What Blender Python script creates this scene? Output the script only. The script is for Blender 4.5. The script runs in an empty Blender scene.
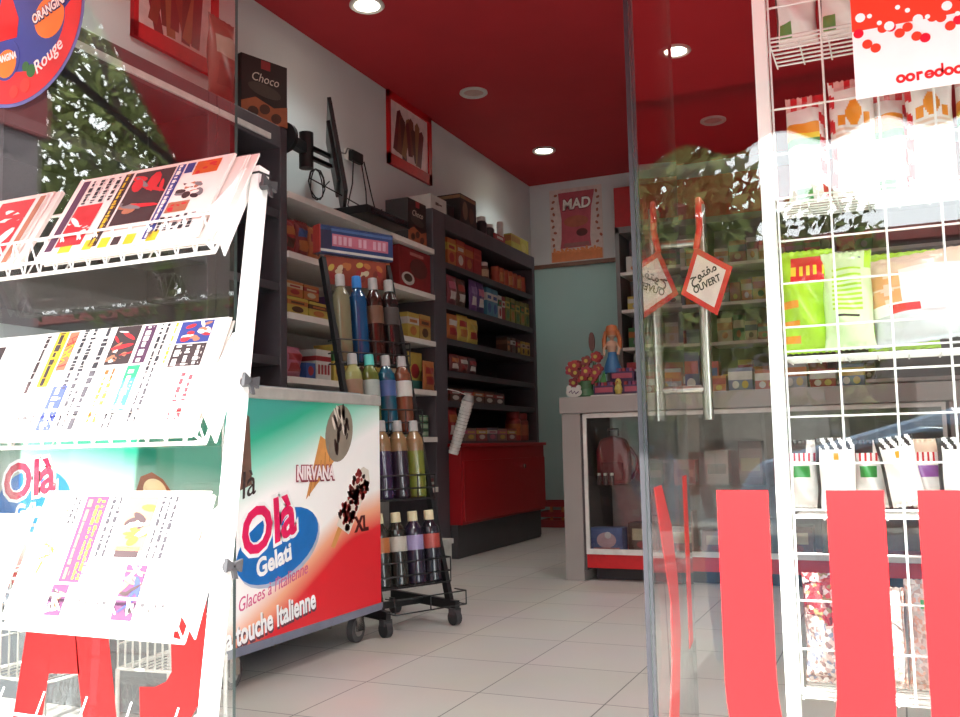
import bpy, math, random
from math import sin, cos, pi, radians
from mathutils import Vector, Matrix
random.seed(7)
SC = bpy.context.scene
COL = SC.collection

# ------------------------------------------------------------------ camera
f_px = 937.0
cam_d = bpy.data.cameras.new('camera'); cam = bpy.data.objects.new('camera', cam_d); COL.objects.link(cam)
cam_d.sensor_fit = 'HORIZONTAL'; cam_d.sensor_width = 36.0; cam_d.lens = 36.0 * f_px / 960.0
cam_d.clip_start = 0.05; cam_d.clip_end = 200
_y, _p, _r = radians(24.0), radians(5.36), radians(-1.206)
fwd = Vector((-sin(_y) * cos(_p), cos(_y) * cos(_p), sin(_p))); rgt = Vector((cos(_y), sin(_y), 0)); upv = rgt.cross(fwd)
r2 = rgt * cos(_r) + upv * sin(_r); u2 = -rgt * sin(_r) + upv * cos(_r)
cam.matrix_world = Matrix(((r2.x, u2.x, -fwd.x, 0), (r2.y, u2.y, -fwd.y, 0), (r2.z, u2.z, -fwd.z, 0.80), (0, 0, 0, 1)))
SC.camera = cam
# ------------------------------------------------------------------ sky, sun, exposure
w = bpy.data.worlds.new('world'); SC.world = w; w.use_nodes = True
bg = w.node_tree.nodes['Background']; bg.inputs[0].default_value = (0.93, 0.97, 1.0, 1); bg.inputs[1].default_value = 5.8
sun_d = bpy.data.lights.new('sun', 'SUN'); sun = bpy.data.objects.new('sun', sun_d); COL.objects.link(sun)
sun_d.energy = 11; sun_d.angle = radians(0.8); sun_d.color = (1.0, 0.97, 0.93)
sun.rotation_euler = Vector((0.15, -0.70, 0.70)).to_track_quat('Z', 'Y').to_euler()
sun.location = (0, -4, 6)
vs = SC.view_settings; SC.display_settings.display_device = 'sRGB'
vs.view_transform = 'Standard'; vs.look = 'None'; vs.exposure = 0.9; vs.gamma = 1.0; vs.use_curve_mapping = False
SC.cycles.use_denoising = True
SC.cycles.max_bounces = 10; SC.cycles.transparent_max_bounces = 32; SC.cycles.diffuse_bounces = 5; SC.cycles.sample_clamp_indirect = 8

# ------------------------------------------------------------------ materials
def lin(c):
    c /= 255.0
    return c / 12.92 if c <= 0.04045 else ((c + 0.055) / 1.055) ** 2.4
_mc = {}
def M(rgb, rough=0.55, metal=0.0, var=0.10, scale=18.0, emit=0.0, spec=0.5):
    key = (rgb, rough, metal, var, scale, emit, spec)
    if key in _mc: return _mc[key]
    m = bpy.data.materials.new('mat_%d_%d_%d' % tuple(int(x) for x in rgb)); m.use_nodes = True
    nt = m.node_tree; b = nt.nodes['Principled BSDF']
    b.inputs['Roughness'].default_value = rough; b.inputs['Metallic'].default_value = metal
    b.inputs['Specular IOR Level'].default_value = spec
    c = [lin(x) for x in rgb]
    n = nt.nodes.new('ShaderNodeTexNoise'); n.inputs['Scale'].default_value = scale; n.inputs['Detail'].default_value = 3
    tc = nt.nodes.new('ShaderNodeTexCoord'); nt.links.new(tc.outputs['Object'], n.inputs['Vector'])
    r = nt.nodes.new('ShaderNodeValToRGB')
    r.color_ramp.elements[0].position = 0.3; r.color_ramp.elements[1].position = 0.7
    r.color_ramp.elements[0].color = [max(0, x * (1 - var)) for x in c] + [1]
    r.color_ramp.elements[1].color = [min(1, x * (1 + var)) for x in c] + [1]
    nt.links.new(n.outputs['Fac'], r.inputs['Fac']); nt.links.new(r.outputs['Color'], b.inputs['Base Color'])
    if emit:
        b.inputs['Emission Color'].default_value = c + [1]; b.inputs['Emission Strength'].default_value = emit
    _mc[key] = m
    return m

def glass_mat(name, tint=(0.95, 0.97, 0.96)):
    m = bpy.data.materials.new(name); m.use_nodes = True; nt = m.node_tree; nt.nodes.clear()
    out = nt.nodes.new('ShaderNodeOutputMaterial'); mix = nt.nodes.new('ShaderNodeMixShader')
    tr = nt.nodes.new('ShaderNodeBsdfTransparent'); tr.inputs[0].default_value = (*tint, 1)
    gl = nt.nodes.new('ShaderNodeBsdfGlossy'); gl.inputs['Roughness'].default_value = 0.0; gl.inputs['Color'].default_value = (1, 1, 1, 1)
    fr = nt.nodes.new('ShaderNodeFresnel'); geo = nt.nodes.new('ShaderNodeNewGeometry')
    mp = nt.nodes.new('ShaderNodeMapRange'); mp.inputs['To Min'].default_value = 1.52; mp.inputs['To Max'].default_value = 1 / 1.52
    L = nt.links
    L.new(geo.outputs['Backfacing'], mp.inputs['Value']); L.new(mp.outputs[0], fr.inputs['IOR'])
    L.new(fr.outputs[0], mix.inputs[0]); L.new(tr.outputs[0], mix.inputs[1]); L.new(gl.outputs[0], mix.inputs[2]); L.new(mix.outputs[0], out.inputs[0])
    return m
GLASS = glass_mat('shop_glass'); CASEGLASS = glass_mat('case_glass', (0.97, 0.98, 0.97))
GEDGE = M((58, 70, 68), 0.3)

def liquid_mat(rgb):
    return M(rgb, 0.12, 0, 0.05, 6, 0, 0.6)

def floor_mat():
    m = bpy.data.materials.new('floor_tiles'); m.use_nodes = True; nt = m.node_tree; b = nt.nodes['Principled BSDF']
    tc = nt.nodes.new('ShaderNodeTexCoord'); mp = nt.nodes.new('ShaderNodeMapping')
    mp.inputs['Location'].default_value = (1.305 + 0.425 * 10, -2.865 + 0.425 * 10, 0)
    br = nt.nodes.new('ShaderNodeTexBrick'); br.offset = 0; br.squash = 1
    br.inputs['Scale'].default_value = 1; br.inputs['Brick Width'].default_value = 0.425; br.inputs['Row Height'].default_value = 0.425
    br.inputs['Mortar Size'].default_value = 0.0028; br.inputs['Mortar Smooth'].default_value = 0.3
    br.inputs['Color1'].default_value = (0.50, 0.475, 0.435, 1); br.inputs['Color2'].default_value = (0.53, 0.50, 0.46, 1)
    br.inputs['Mortar'].default_value = (0.10, 0.09, 0.085, 1)
    n = nt.nodes.new('ShaderNodeTexNoise'); n.inputs['Scale'].default_value = 3.0; n.inputs['Detail'].default_value = 5
    mx = nt.nodes.new('ShaderNodeMix'); mx.data_type = 'RGBA'; mx.blend_type = 'MULTIPLY'; mx.inputs['Factor'].default_value = 0.18
    L = nt.links
    L.new(tc.outputs['Object'], mp.inputs['Vector']); L.new(mp.outputs[0], br.inputs['Vector']); L.new(tc.outputs['Object'], n.inputs['Vector'])
    L.new(br.outputs['Color'], mx.inputs[6]); L.new(n.outputs['Color'], mx.inputs[7]); L.new(mx.outputs[2], b.inputs['Base Color'])
    b.inputs['Roughness'].default_value = 0.32; b.inputs['Specular IOR Level'].default_value = 0.4
    return m

def print_mat(name, axis, lo, hi, stops, diag=0.0, daxis=1, wob=0.12, wscale=2.2):
    """printed artwork of a freezer panel: colour bands from bottom to top, waved"""
    m = bpy.data.materials.new(name); m.use_nodes = True; nt = m.node_tree; b = nt.nodes['Principled BSDF']; L = nt.links
    b.inputs['Roughness'].default_value = 0.3
    tc = nt.nodes.new('ShaderNodeTexCoord'); sp = nt.nodes.new('ShaderNodeSeparateXYZ'); L.new(tc.outputs['Object'], sp.inputs[0])
    mr = nt.nodes.new('ShaderNodeMapRange'); mr.inputs['From Min'].default_value = lo; mr.inputs['From Max'].default_value = hi; mr.clamp = False
    L.new(sp.outputs[axis], mr.inputs['Value'])
    mu = nt.nodes.new('ShaderNodeMath'); mu.operation = 'MULTIPLY_ADD'; mu.inputs[1].default_value = diag
    L.new(sp.outputs[daxis], mu.inputs[0]); L.new(mr.outputs[0], mu.inputs[2])
    n = nt.nodes.new('ShaderNodeTexNoise'); n.inputs['Scale'].default_value = wscale; n.inputs['Detail'].default_value = 0.5; L.new(tc.outputs['Object'], n.inputs['Vector'])
    ad = nt.nodes.new('ShaderNodeMath'); ad.operation = 'MULTIPLY_ADD'; ad.inputs[1].default_value = wob * 2; L.new(n.outputs['Fac'], ad.inputs[0]); L.new(mu.outputs[0], ad.inputs[2])
    sb = nt.nodes.new('ShaderNodeMath'); sb.operation = 'SUBTRACT'; sb.inputs[1].default_value = wob; L.new(ad.outputs[0], sb.inputs[0])
    r = nt.nodes.new('ShaderNodeValToRGB'); L.new(sb.outputs[0], r.inputs['Fac'])
    cr = r.color_ramp
    while len(cr.elements) < len(stops): cr.elements.new(0.5)
    for e, (p, c) in zip(cr.elements, stops):
        e.position = p; e.color = [lin(x) for x in c] + [1]
    L.new(r.outputs['Color'], b.inputs['Base Color'])
    return m

WHITE = M((236, 234, 228), 0.4, 0, 0.03); WIRE = M((240, 240, 236), 0.35, 0, 0.02)
DARK = M((62, 58, 60), 0.5, 0, 0.12, 6); DARKER = M((40, 38, 40), 0.5, 0, 0.12, 6); BLACK = M((22, 21, 23), 0.45)
GREY = M((150, 145, 142), 0.5, 0, 0.05); CHROME = M((190, 188, 182), 0.22, 1.0, 0.03); STEEL = M((165, 160, 152), 0.3, 1.0, 0.04)
RED = M((196, 24, 30), 0.45); BOARD = M((222, 216, 208), 0.5, 0, 0.04)

# ------------------------------------------------------------------ mesh helpers
ORI = {}
class MB:
    def __init__(s): s.v = []; s.f = []; s.k = []; s.sm = []; s.mats = []
    def _m(s, m):
        if m not in s.mats: s.mats.append(m)
        return s.mats.index(m)
    def add(s, vs, fs, m, smooth=False):
        o = len(s.v); k = s._m(m); s.v += [tuple(p) for p in vs]
        for q in fs: s.f.append([i + o for i in q]); s.k.append(k); s.sm.append(smooth)
        return s
    def poly(s, pts, m): return s.add(pts, [range(len(pts))], m)
    def box(s, a, b, m):
        x0, y0, z0 = a; x1, y1, z1 = b
        return s.add([(x0, y0, z0), (x1, y0, z0), (x1, y1, z0), (x0, y1, z0), (x0, y0, z1), (x1, y0, z1), (x1, y1, z1), (x0, y1, z1)],
                     [(0, 3, 2, 1), (4, 5, 6, 7), (0, 1, 5, 4), (1, 2, 6, 5), (2, 3, 7, 6), (3, 0, 4, 7)], m)
    def obox(s, c, ax, ay, az, m):
        c = Vector(c); ax, ay, az = Vector(ax), Vector(ay), Vector(az)
        if ax.cross(ay).dot(az) < 0: ax = -ax
        P = [c + i * ax + j * ay + k * az for k in (-1, 1) for i, j in ((-1, -1), (1, -1), (1, 1), (-1, 1))]
        return s.add(P, [(0, 3, 2, 1), (4, 5, 6, 7), (0, 1, 5, 4), (1, 2, 6, 5), (2, 3, 7, 6), (3, 0, 4, 7)], m)
    def bar(s, p, q, a, b, m, upd=(0, 0, 1)):
        p, q = Vector(p), Vector(q); d = q - p; u = Vector(upd)
        if abs(d.normalized().dot(u)) > 0.98: u = Vector((1, 0, 0))
        x = d.cross(u).normalized(); y = x.cross(d).normalized()
        return s.obox((p + q) / 2, x * a / 2, y * b / 2, d / 2, m)
    def cyl(s, p, q, r0, m, r1=None, n=12, caps=True):
        r1 = r0 if r1 is None else r1; p, q = Vector(p), Vector(q); d = (q - p).normalized()
        x = d.orthogonal().normalized(); y = d.cross(x); V = []
        for c, r in ((p, r0), (q, r1)): V += [c + r * (cos(2 * pi * i / n) * x + sin(2 * pi * i / n) * y) for i in range(n)]
        s.add(V, [(i, (i + 1) % n, n + (i + 1) % n, n + i) for i in range(n)], m, True)
        if caps: s.add(V[:n], [list(range(n))[::-1]], m); s.add(V[n:], [list(range(n))], m)
        return s
    def tube(s, pts, r, m, n=6):
        pts = [Vector(p) for p in pts]; V = []; prev = None
        for i, p in enumerate(pts):
            d = (pts[min(i + 1, len(pts) - 1)] - pts[max(i - 1, 0)]).normalized()
            x = d.orthogonal().normalized() if prev is None else (prev - d * prev.dot(d)).normalized()
            prev = x; y = d.cross(x)
            V += [p + r * (cos(2 * pi * k / n) * x + sin(2 * pi * k / n) * y) for k in range(n)]
        F = [(i * n + k, i * n + (k + 1) % n, (i + 1) * n + (k + 1) % n, (i + 1) * n + k) for i in range(len(pts) - 1) for k in range(n)]
        s.add(V, F, m, True); s.add(V[:n], [list(range(n))[::-1]], m); s.add(V[-n:], [list(range(n))], m)
        return s
    def lathe(s, prof, m, c=(0, 0, 0), n=16, mats=None):
        c = Vector(c)
        for j in range(len(prof) - 1):
            (ra, za), (rb, zb) = prof[j], prof[j + 1]; mm = mats[j] if mats else m; V = []
            for r, z in ((ra, za), (rb, zb)): V += [c + Vector((r * cos(2 * pi * i / n), r * sin(2 * pi * i / n), z)) for i in range(n)]
            s.add(V, [(i, (i + 1) % n, n + (i + 1) % n, n + i) for i in range(n)], mm, True)
        return s
    def prism(s, pts2, o, ex, ey, d, m):
        """polygon (2d, counter-clockwise) in the frame o, ex, ey given thickness d along ex x ey"""
        o, ex, ey = Vector(o), Vector(ex), Vector(ey); ez = ex.cross(ey).normalized(); n = len(pts2)
        A = [o + a * ex + b * ey for a, b in pts2]; B = [p + ez * d for p in A]
        return s.add(A + B, [list(range(n))[::-1], list(range(n, 2 * n))] + [(i, (i + 1) % n, n + (i + 1) % n, n + i) for i in range(n)], m)
    def build(s, name, parent=None, bevel=0.0):
        me = bpy.data.meshes.new(name); o = ORI.get(parent.name) if parent else None
        vv = [(x - o[0], y - o[1], z - o[2]) for x, y, z in s.v] if o else s.v
        me.from_pydata(vv, [], s.f)
        for m in s.mats: me.materials.append(m)
        me.polygons.foreach_set('material_index', s.k); me.polygons.foreach_set('use_smooth', s.sm); me.update()
        ob = bpy.data.objects.new(name, me); COL.objects.link(ob)
        if parent: ob.parent = parent
        if o: ORI[ob.name] = o
        if bevel:
            b = ob.modifiers.new('bevel', 'BEVEL'); b.width = bevel; b.segments = 2; b.limit_method = 'ANGLE'
        return ob
def ellipse(cx, cy, rx, ry, n=28, rot=0.0):
    return [(cx + rx * cos(t) * cos(rot) - ry * sin(t) * sin(rot), cy + rx * cos(t) * sin(rot) + ry * sin(t) * cos(rot)) for t in (2 * pi * i / n for i in range(n))]
def tag(o, label, cat, group=None, kind=None):
    o['label'] = label; o['category'] = cat
    if group: o['group'] = group
    if kind: o['kind'] = kind
    return o
def struct(o): o['kind'] = 'structure'; return o
def thing(name, label, cat, loc=(0, 0, 0), rz=0.0, group=None, world=False):
    o = bpy.data.objects.new(name, None); o.empty_display_size = 0.05; COL.objects.link(o)
    o.location = loc; o.rotation_euler = (0, 0, rz); tag(o, label, cat, group)
    if world: ORI[o.name] = tuple(loc)
    return o
def dup(root, loc, rz, label, tilt=None):
    def rec(a, par):
        c = a.copy(); COL.objects.link(c)
        if par: c.parent = par
        for ch in list(a.children): rec(ch, c)
        return c
    r = rec(root, None); r.location = loc; r.rotation_euler = (tilt or 0, 0, rz); r['label'] = label
    return r
def text(name, body, o, ex, ey, size, m, parent=None, thick=0.001, shear=0.0, bold=0.0, sx=1.0, align='LEFT', spacing=1.0):
    cu = bpy.data.curves.new(name, 'FONT'); cu.body = body; cu.size = size; cu.extrude = thick; cu.shear = shear; cu.offset = bold
    cu.align_x = align; cu.space_character = spacing; cu.resolution_u = 3
    tmp = bpy.data.objects.new(name + '_tmp', cu); COL.objects.link(tmp)
    me = bpy.data.meshes.new_from_object(tmp.evaluated_get(bpy.context.evaluated_depsgraph_get()))
    bpy.data.objects.remove(tmp); bpy.data.curves.remove(cu)
    ex, ey = Vector(ex).normalized(), Vector(ey).normalized(); ez = ex.cross(ey); o = Vector(o)
    oo = Vector(ORI[parent.name]) if parent and parent.name in ORI else Vector((0, 0, 0))
    for v in me.vertices:
        c = v.co.copy(); v.co = o + ex * c.x * sx + ey * c.y + ez * (c.z + thick) - oo
    me.materials.clear(); me.materials.append(m)
    ob = bpy.data.objects.new(name, me); COL.objects.link(ob)
    if parent:
        ob.parent = parent
        if parent.name in ORI: ORI[ob.name] = ORI[parent.name]
    return ob
ORD = ['first', 'second', 'third', 'fourth', 'fifth', 'sixth', 'seventh', 'eighth', 'ninth', 'tenth', 'eleventh', 'twelfth', 'thirteenth', 'fourteenth']
X, Y, Z = (1, 0, 0), (0, 1, 0), (0, 0, 1)

# ================================================================== the setting
XL, XR, YF, YB, ZC = -3.4, 2.2, 1.66, 9.0, 3.5
struct(MB().box((XL - 0.2, YF - 0.1, -0.2), (XR + 0.2, YB + 0.2, 0), floor_mat()).build('floor'))
CEIL = M((186, 40, 48), 0.75, 0, 0.05, 3)
struct(MB().box((XL - 0.2, YF - 0.1, ZC), (XR + 0.2, YB + 0.2, ZC + 0.2), CEIL).build('ceiling'))
WALLM = M((206, 213, 213), 0.8, 0, 0.04, 2)
struct(MB().box((XL - 0.2, YF - 0.1, 0), (XL, YB + 0.2, ZC), WALLM).build('wall_left'))
struct(MB().box((XR, YF - 0.1, 0), (XR + 0.2, YB + 0.2, ZC), WALLM).build('wall_right'))
TEAL = M((154, 180, 174), 0.7, 0, 0.04, 2)
mb = MB(); mb.box((XL, YB, 2.63), (XR, YB + 0.2, ZC), WALLM); mb.box((XL, YB, 0), (XR, YB + 0.2, 2.63), TEAL)
struct(mb.build('wall_back'))
struct(MB().box((XL, YB - 0.02, 2.61), (-2.4, YB, 2.65), M((120, 84, 66), 0.5)).build('trim_1'))
mb = MB(); mb.box((XL - 0.2, YF - 0.08, 2.46), (XR + 0.2, YF + 0.08, ZC + 0.2), WHITE); mb.box((XL - 0.2, YF - 0.08, -0.3), (XL, YF + 0.08, 2.46), WHITE)
mb.box((XR, YF - 0.08, -0.3), (XR + 0.2, YF + 0.08, 2.46), WHITE)
struct(mb.build('wall_front'))
def pane(name, x0, x1, z0, z1):
    mb = MB(); t = 0.005
    P = [(x0, YF - t, z0), (x1, YF - t, z0), (x1, YF + t, z0), (x0, YF + t, z0), (x0, YF - t, z1), (x1, YF - t, z1), (x1, YF + t, z1), (x0, YF + t, z1)]
    mb.add(P, [(0, 1, 5, 4), (2, 3, 7, 6)], GLASS); mb.add(P, [(0, 3, 2, 1), (4, 5, 6, 7), (1, 2, 6, 5), (3, 0, 4, 7)], GEDGE)
    return struct(mb.build(name))
pane('window_1', XL, -1.33, 0.0, 2.455)
pane('window_2', -0.42, XR, 0.0, 2.455)

# street outside
PAVE = M((124, 120, 114), 0.8, 0, 0.08, 2); ROAD = M((98, 98, 98), 0.85, 0, 0.08, 1.5)
struct(MB().box((-30, -2.4, -0.5), (30, YF - 0.1, -0.3), PAVE).build('sidewalk'))
struct(MB().box((-60, -60, -0.52), (60, -2.4, -0.42), ROAD).build('road'))

# door leaf, open into the shop
HX, HY = -0.424, 1.672; th = math.atan2(-0.1, 0.842)
dl = Vector((sin(th), cos(th), 0)); dn = Vector((cos(th), -sin(th), 0)); LEN = 0.85
mb = MB(); c0 = Vector((HX, HY, 0)); t = 0.005
P = [c0 + dn * a + dl * b + Vector((0, 0, c)) for c in (0.02, 2.33) for a, b in ((-t, 0.02), (t, 0.02), (t, LEN), (-t, LEN))]
mb.add(P, [(1, 2, 6, 5), (3, 0, 4, 7)], GLASS); mb.add(P, [(0, 3, 2, 1), (4, 5, 6, 7), (0, 1, 5, 4), (2, 3, 7, 6)], GEDGE)
door = struct(mb.build('door_1'))
mb = MB(); mb.obox(c0 + Vector((0, 0, 1.17)), dn * 0.0075, dl * 0.010, Vector((0, 0, 1.16)), M((44, 43, 48), 0.5)); mb.build('hinge_stile', door)
hp = c0 + dl * 0.792
for zc in (0.14,):
    mb = MB(); mb.obox(c0 + dl * 0.06 + Vector((0, 0, zc)), dn * 0.014, dl * 0.03, Vector((0, 0, 0.05)), CHROME); mb.build('hinge', door)
hh = hp + dn * 0.066
mb = MB(); mb.cyl(hh + Vector((0, 0, 0.857)), hh + Vector((0, 0, 1.425)), 0.0135, STEEL, n=16)
for zc in (0.937, 1.325): mb.cyl(hp + dn * 0.004 + Vector((0, 0, zc)), hh + Vector((0, 0, zc)), 0.0105, STEEL, n=12)
mb.build('door_handle', door)

# ================================================================== ceiling lamps
LAMP = M((255, 246, 226), 0.5, 0, 0, 1, 16); LOFF = M((196, 150, 140), 0.35)
def lamp(x, y, on, label, en=20):
    r = thing('ceiling_lamp', label, 'lamp', (x, y, ZC), 0, 'round downlights in the red ceiling')
    n = 28
    MB().lathe([(0.075, -0.001), (0.105, -0.001), (0.108, -0.012), (0.098, -0.02), (0.078, -0.014), (0.075, -0.004)], M((200, 196, 190), 0.35), n=n).build('lamp_ring', r)
    MB().lathe([(0.078, -0.006), (0.06, -0.012), (0.0001, -0.013)], LAMP if on else LOFF, n=n).build('diffuser', r)
    if on:
        d = bpy.data.lights.new('lamp_light', 'SPOT'); d.energy = en; d.spot_size = radians(125); d.spot_blend = 0.8; d.shadow_soft_size = 0.07; d.color = (0.90, 1.0, 0.98)
        o = bpy.data.objects.new('lamp_light', d); COL.objects.link(o); o.parent = r; o.location = (0, 0, -0.03)
lamp(-2.82, 4.75, True, 'lit round ceiling lamp nearest the door, above the white wall shelves')
lamp(-2.83, 6.34, False, 'unlit round ceiling lamp between the two lit ones along the left wall')
lamp(-2.84, 7.92, True, 'lit round ceiling lamp far back, nearest the chips poster')
lamp(-1.27, 6.28, True, 'lit round ceiling lamp seen behind the edge of the open glass door')
lamp(-1.29, 7.83, False, 'unlit round ceiling lamp seen dimly through the right glass')
lamp(-2.81, 3.16, True, 'added unseen round ceiling lamp nearest the entrance along the left wall', 15)  # unseen, continues the lamp grid; added as fill for the front of the shop
lamp(-1.24, 3.15, True, 'added unseen round ceiling lamp nearest the open glass door', 55)  # unseen, next in the grid; added to brighten freezer panel and near floor
lamp(0.30, 3.15, True, 'added unseen round ceiling lamp above the wire snack rack', 60)  # unseen lamp added on the right to throw light on the freezer side
lamp(-1.25, 4.72, True, 'lit round ceiling lamp above the counter front')

# ================================================================== awning and street (seen in the glass)
AWN = bpy.data.materials.new('awning_cloth'); AWN.use_nodes = True; nt = AWN.node_tree
b_ = nt.nodes['Principled BSDF']; b_.inputs['Base Color'].default_value = (0.42, 0.02, 0.03, 1); b_.inputs['Roughness'].default_value = 0.9
tl = nt.nodes.new('ShaderNodeBsdfTranslucent'); tl.inputs[0].default_value = (0.8, 0.10, 0.12, 1)
wv = nt.nodes.new('ShaderNodeTexNoise'); wv.inputs['Scale'].default_value = 60; bp = nt.nodes.new('ShaderNodeBump'); bp.inputs['Strength'].default_value = 0.1
nt.links.new(wv.outputs[0], bp.inputs['Height']); nt.links.new(bp.outputs[0], b_.inputs['Normal'])
mx = nt.nodes.new('ShaderNodeMixShader'); mx.inputs[0].default_value = 0.27
nt.links.new(b_.outputs[0], mx.inputs[1]); nt.links.new(tl.outputs[0], mx.inputs[2]); nt.links.new(mx.outputs[0], nt.nodes['Material Output'].inputs[0])
def awning(x0, x1, label):
    r = thing('awning', label, 'awning', (x0, 1.5, 2.5), 0, None, True)
    yv, zf, zv = 0.86, 1.72, 1.57
    MB().obox(((x0 + x1) / 2, (yv + 1.6) / 2, (zf + 2.46) / 2), Vector(((x1 - x0) / 2, 0, 0)), Vector((0, (1.6 - yv) / 2, (2.46 - zf) / 2)), Vector((0, -0.003, 0.003)), AWN).build('canopy', r)
    n = int((x1 - x0) / 0.02); V = []
    for i in range(n + 1):
        x = x0 + (x1 - x0) * i / n; V += [(x, yv, zf), (x, yv - 0.01, zv + 0.022 * cos(x * 2 * pi / 0.24))]
    mb = MB(); mb.add(V, [(2 * i, 2 * i + 1, 2 * i + 3, 2 * i + 2) for i in range(n)], AWN)
    o = mb.build('valance', r); s = o.modifiers.new('s', 'SOLIDIFY'); s.thickness = 0.004
    MB().cyl((x0, yv, zf), (x1, yv, zf), 0.012, M((110, 20, 26), 0.6)).build('front_rail', r)
    for xx in (x0 + 0.05, x1 - 0.05): MB().cyl((xx, yv, zf - 0.02), (xx, 1.6, 1.95), 0.012, M((60, 56, 56), 0.6)).build('arm', r)
awning(-2.17, 2.4, 'red scalloped awning over the shop front')
LEAF = M((112, 120, 72), 1.0, 0, 0.35, 4, 0, 0.0); LEAF2 = M((86, 100, 66), 1.0, 0, 0.35, 4, 0, 0.0); BARK = M((96, 80, 66), 0.9, 0, 0.2, 6)
def tree(x, y, h, r, label, seed, leafm, n=900, size=0.22):
    rr = random.Random(seed); t = thing('street_tree', label, 'tree', (x, y, -0.42), 0, 'trees across the street')
    mb = MB(); mb.tube([(0, 0, 0), (0.05, 0.03, h * 0.3), (-0.05, 0.05, h * 0.55), (0.0, 0, h * 0.85)], 0.12, BARK, 8)
    for k in range(5):
        a = k * 1.3; mb.tube([(0, 0, h * 0.45), (r * 0.4 * cos(a), r * 0.4 * sin(a), h * 0.65), (r * 0.7 * cos(a), r * 0.7 * sin(a), h * 0.8)], 0.05, BARK, 6)
    mb.build('trunk', t)
    mb = MB()
    for k in range(n):
        while True:
            p = Vector((rr.uniform(-1, 1), rr.uniform(-1, 1), rr.uniform(-1, 1)))
            if p.length < 1: break
        c = Vector((p.x * r, p.y * r, h * 0.68 + p.z * h * 0.36)); q = Vector((rr.uniform(-1, 1), rr.uniform(-1, 1), rr.uniform(-1, 1))).normalized(); s = q.orthogonal().normalized(); u = q.cross(s); z_ = size * rr.uniform(0.6, 1.3)
        mb.add([c - s * z_, c - u * z_ * 0.5, c + s * z_, c + u * z_ * 0.5], [(0, 1, 2, 3)], leafm)
    mb.build('foliage', t)
tree(-9.5, -7.0, 9.0, 3.6, 'large leafy street tree mirrored in the left glass', 1, LEAF, 12000, 0.105)
tree(-17.5, -8.0, 8.0, 3.2, 'leafy street tree at the far end of the street', 2, LEAF2, 2600, 0.18)
tree(-4.2, -12.0, 7.5, 2.2, 'leafy street tree left of the street gap, mirrored beside the door', 3, LEAF2, 3000, 0.15)
tree(-2.2, -7.2, 4.6, 1.3, 'slim street tree mirrored beside the white rack post', 4, LEAF, 1500, 0.12)
tree(-0.75, -9.5, 4.4, 0.9, 'small street tree under the open sky', 5, LEAF, 900, 0.10)
bl = thing('street_building', 'low grey building across the street with shuttered windows', 'building', (0, -16, -0.42), 0, None, True)
MB().box((-26, -20, -0.42), (16, -15, 4.3), M((128, 122, 116), 0.8, 0, 0.06, 1)).build('wall', bl)
MB().box((-26.3, -20.2, 4.3), (16.3, -14.7, 4.55), M((140, 70, 62), 0.8)).build('roof', bl)
for k in range(12):
    x = -25 + k * 3.4; mb = MB(); mb.box((x, -15.04, 0.5), (x + 1.5, -15, 1.8), M((110, 112, 112), 0.6))
    for j in range(8): mb.box((x, -15.08, 0.55 + j * 0.155), (x + 1.5, -15.04, 0.63 + j * 0.155), M((140, 142, 140), 0.6))
    mb.build('shutter', bl)

nb = MB(); nb.box((-3.9, 0.93, -0.3), (-2.80, 1.50, 1.95), M((128, 118, 120), 0.8, 0, 0.05, 2)); nb.box((-3.9, 0.91, 1.95), (-2.78, 1.52, 3.4), M((120, 24, 30), 0.7, 0, 0.05, 2))
tag(nb.build('neighbour_kiosk'), 'grey and red kiosk wall beside the shop, mirrored in the left window', 'kiosk')

car = thing('parked_car', 'light blue car parked at the kerb, mirrored in the right window', 'car', (1.05, -3.3, -0.42), 0, None, True)
CB = M((92, 126, 158), 0.3, 0, 0.03); CW = M((20, 24, 28), 0.1)
DX=0.55
prof = [(x_ + DX, z_) for x_, z_ in [(-1.37, -0.20), (2.45, -0.20), (2.5, 0.05), (2.42, 0.25), (1.55, 0.38), (0.95, 0.86), (-0.35, 0.92), (-1.15, 0.70), (-1.40, 0.30)]]
mb = MB(); mb.prism(prof, (0, -2.55, 0), X, Z, -1.55, CB); mb.build('body', car, 0.05)
mb = MB(); mb.prism([(x_ + DX, z_) for x_, z_ in [(1.38, 0.40), (0.90, 0.80), (0.15, 0.85), (0.15, 0.40)]], (0, -2.545, 0), X, Z, -1.56, CW); mb.build('front_window', car)
mb = MB(); mb.prism([(x_ + DX, z_) for x_, z_ in [(0.08, 0.40), (0.08, 0.85), (-0.38, 0.85), (-1.05, 0.66), (-1.0, 0.40)]], (0, -2.545, 0), X, Z, -1.56, CW); mb.build('rear_window', car)
mb = MB(); mb.prism([(x_ + DX, z_) for x_, z_ in [(-1.385, 0.18), (-1.12, 0.22), (-1.10, 0.32), (-1.385, 0.36)]], (0, -2.54, 0), X, Z, -0.2, M((180, 20, 26), 0.2)); mb.build('tail_lamp', car)
for xx in (-0.62, 1.72):
    for yy in (-2.53, -3.95):
        mb = MB(); mb.cyl((xx + DX, yy, -0.13), (xx + DX, yy - 0.2, -0.13), 0.29, M((26, 26, 28), 0.7), n=24); o_w = mb.build('wheel', car)
        MB().cyl((xx + DX, yy + 0.006, -0.13), (xx + DX, yy, -0.13), 0.17, M((150, 150, 152), 0.3, 0.6), n=20).build('hub_cap', o_w)

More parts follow.
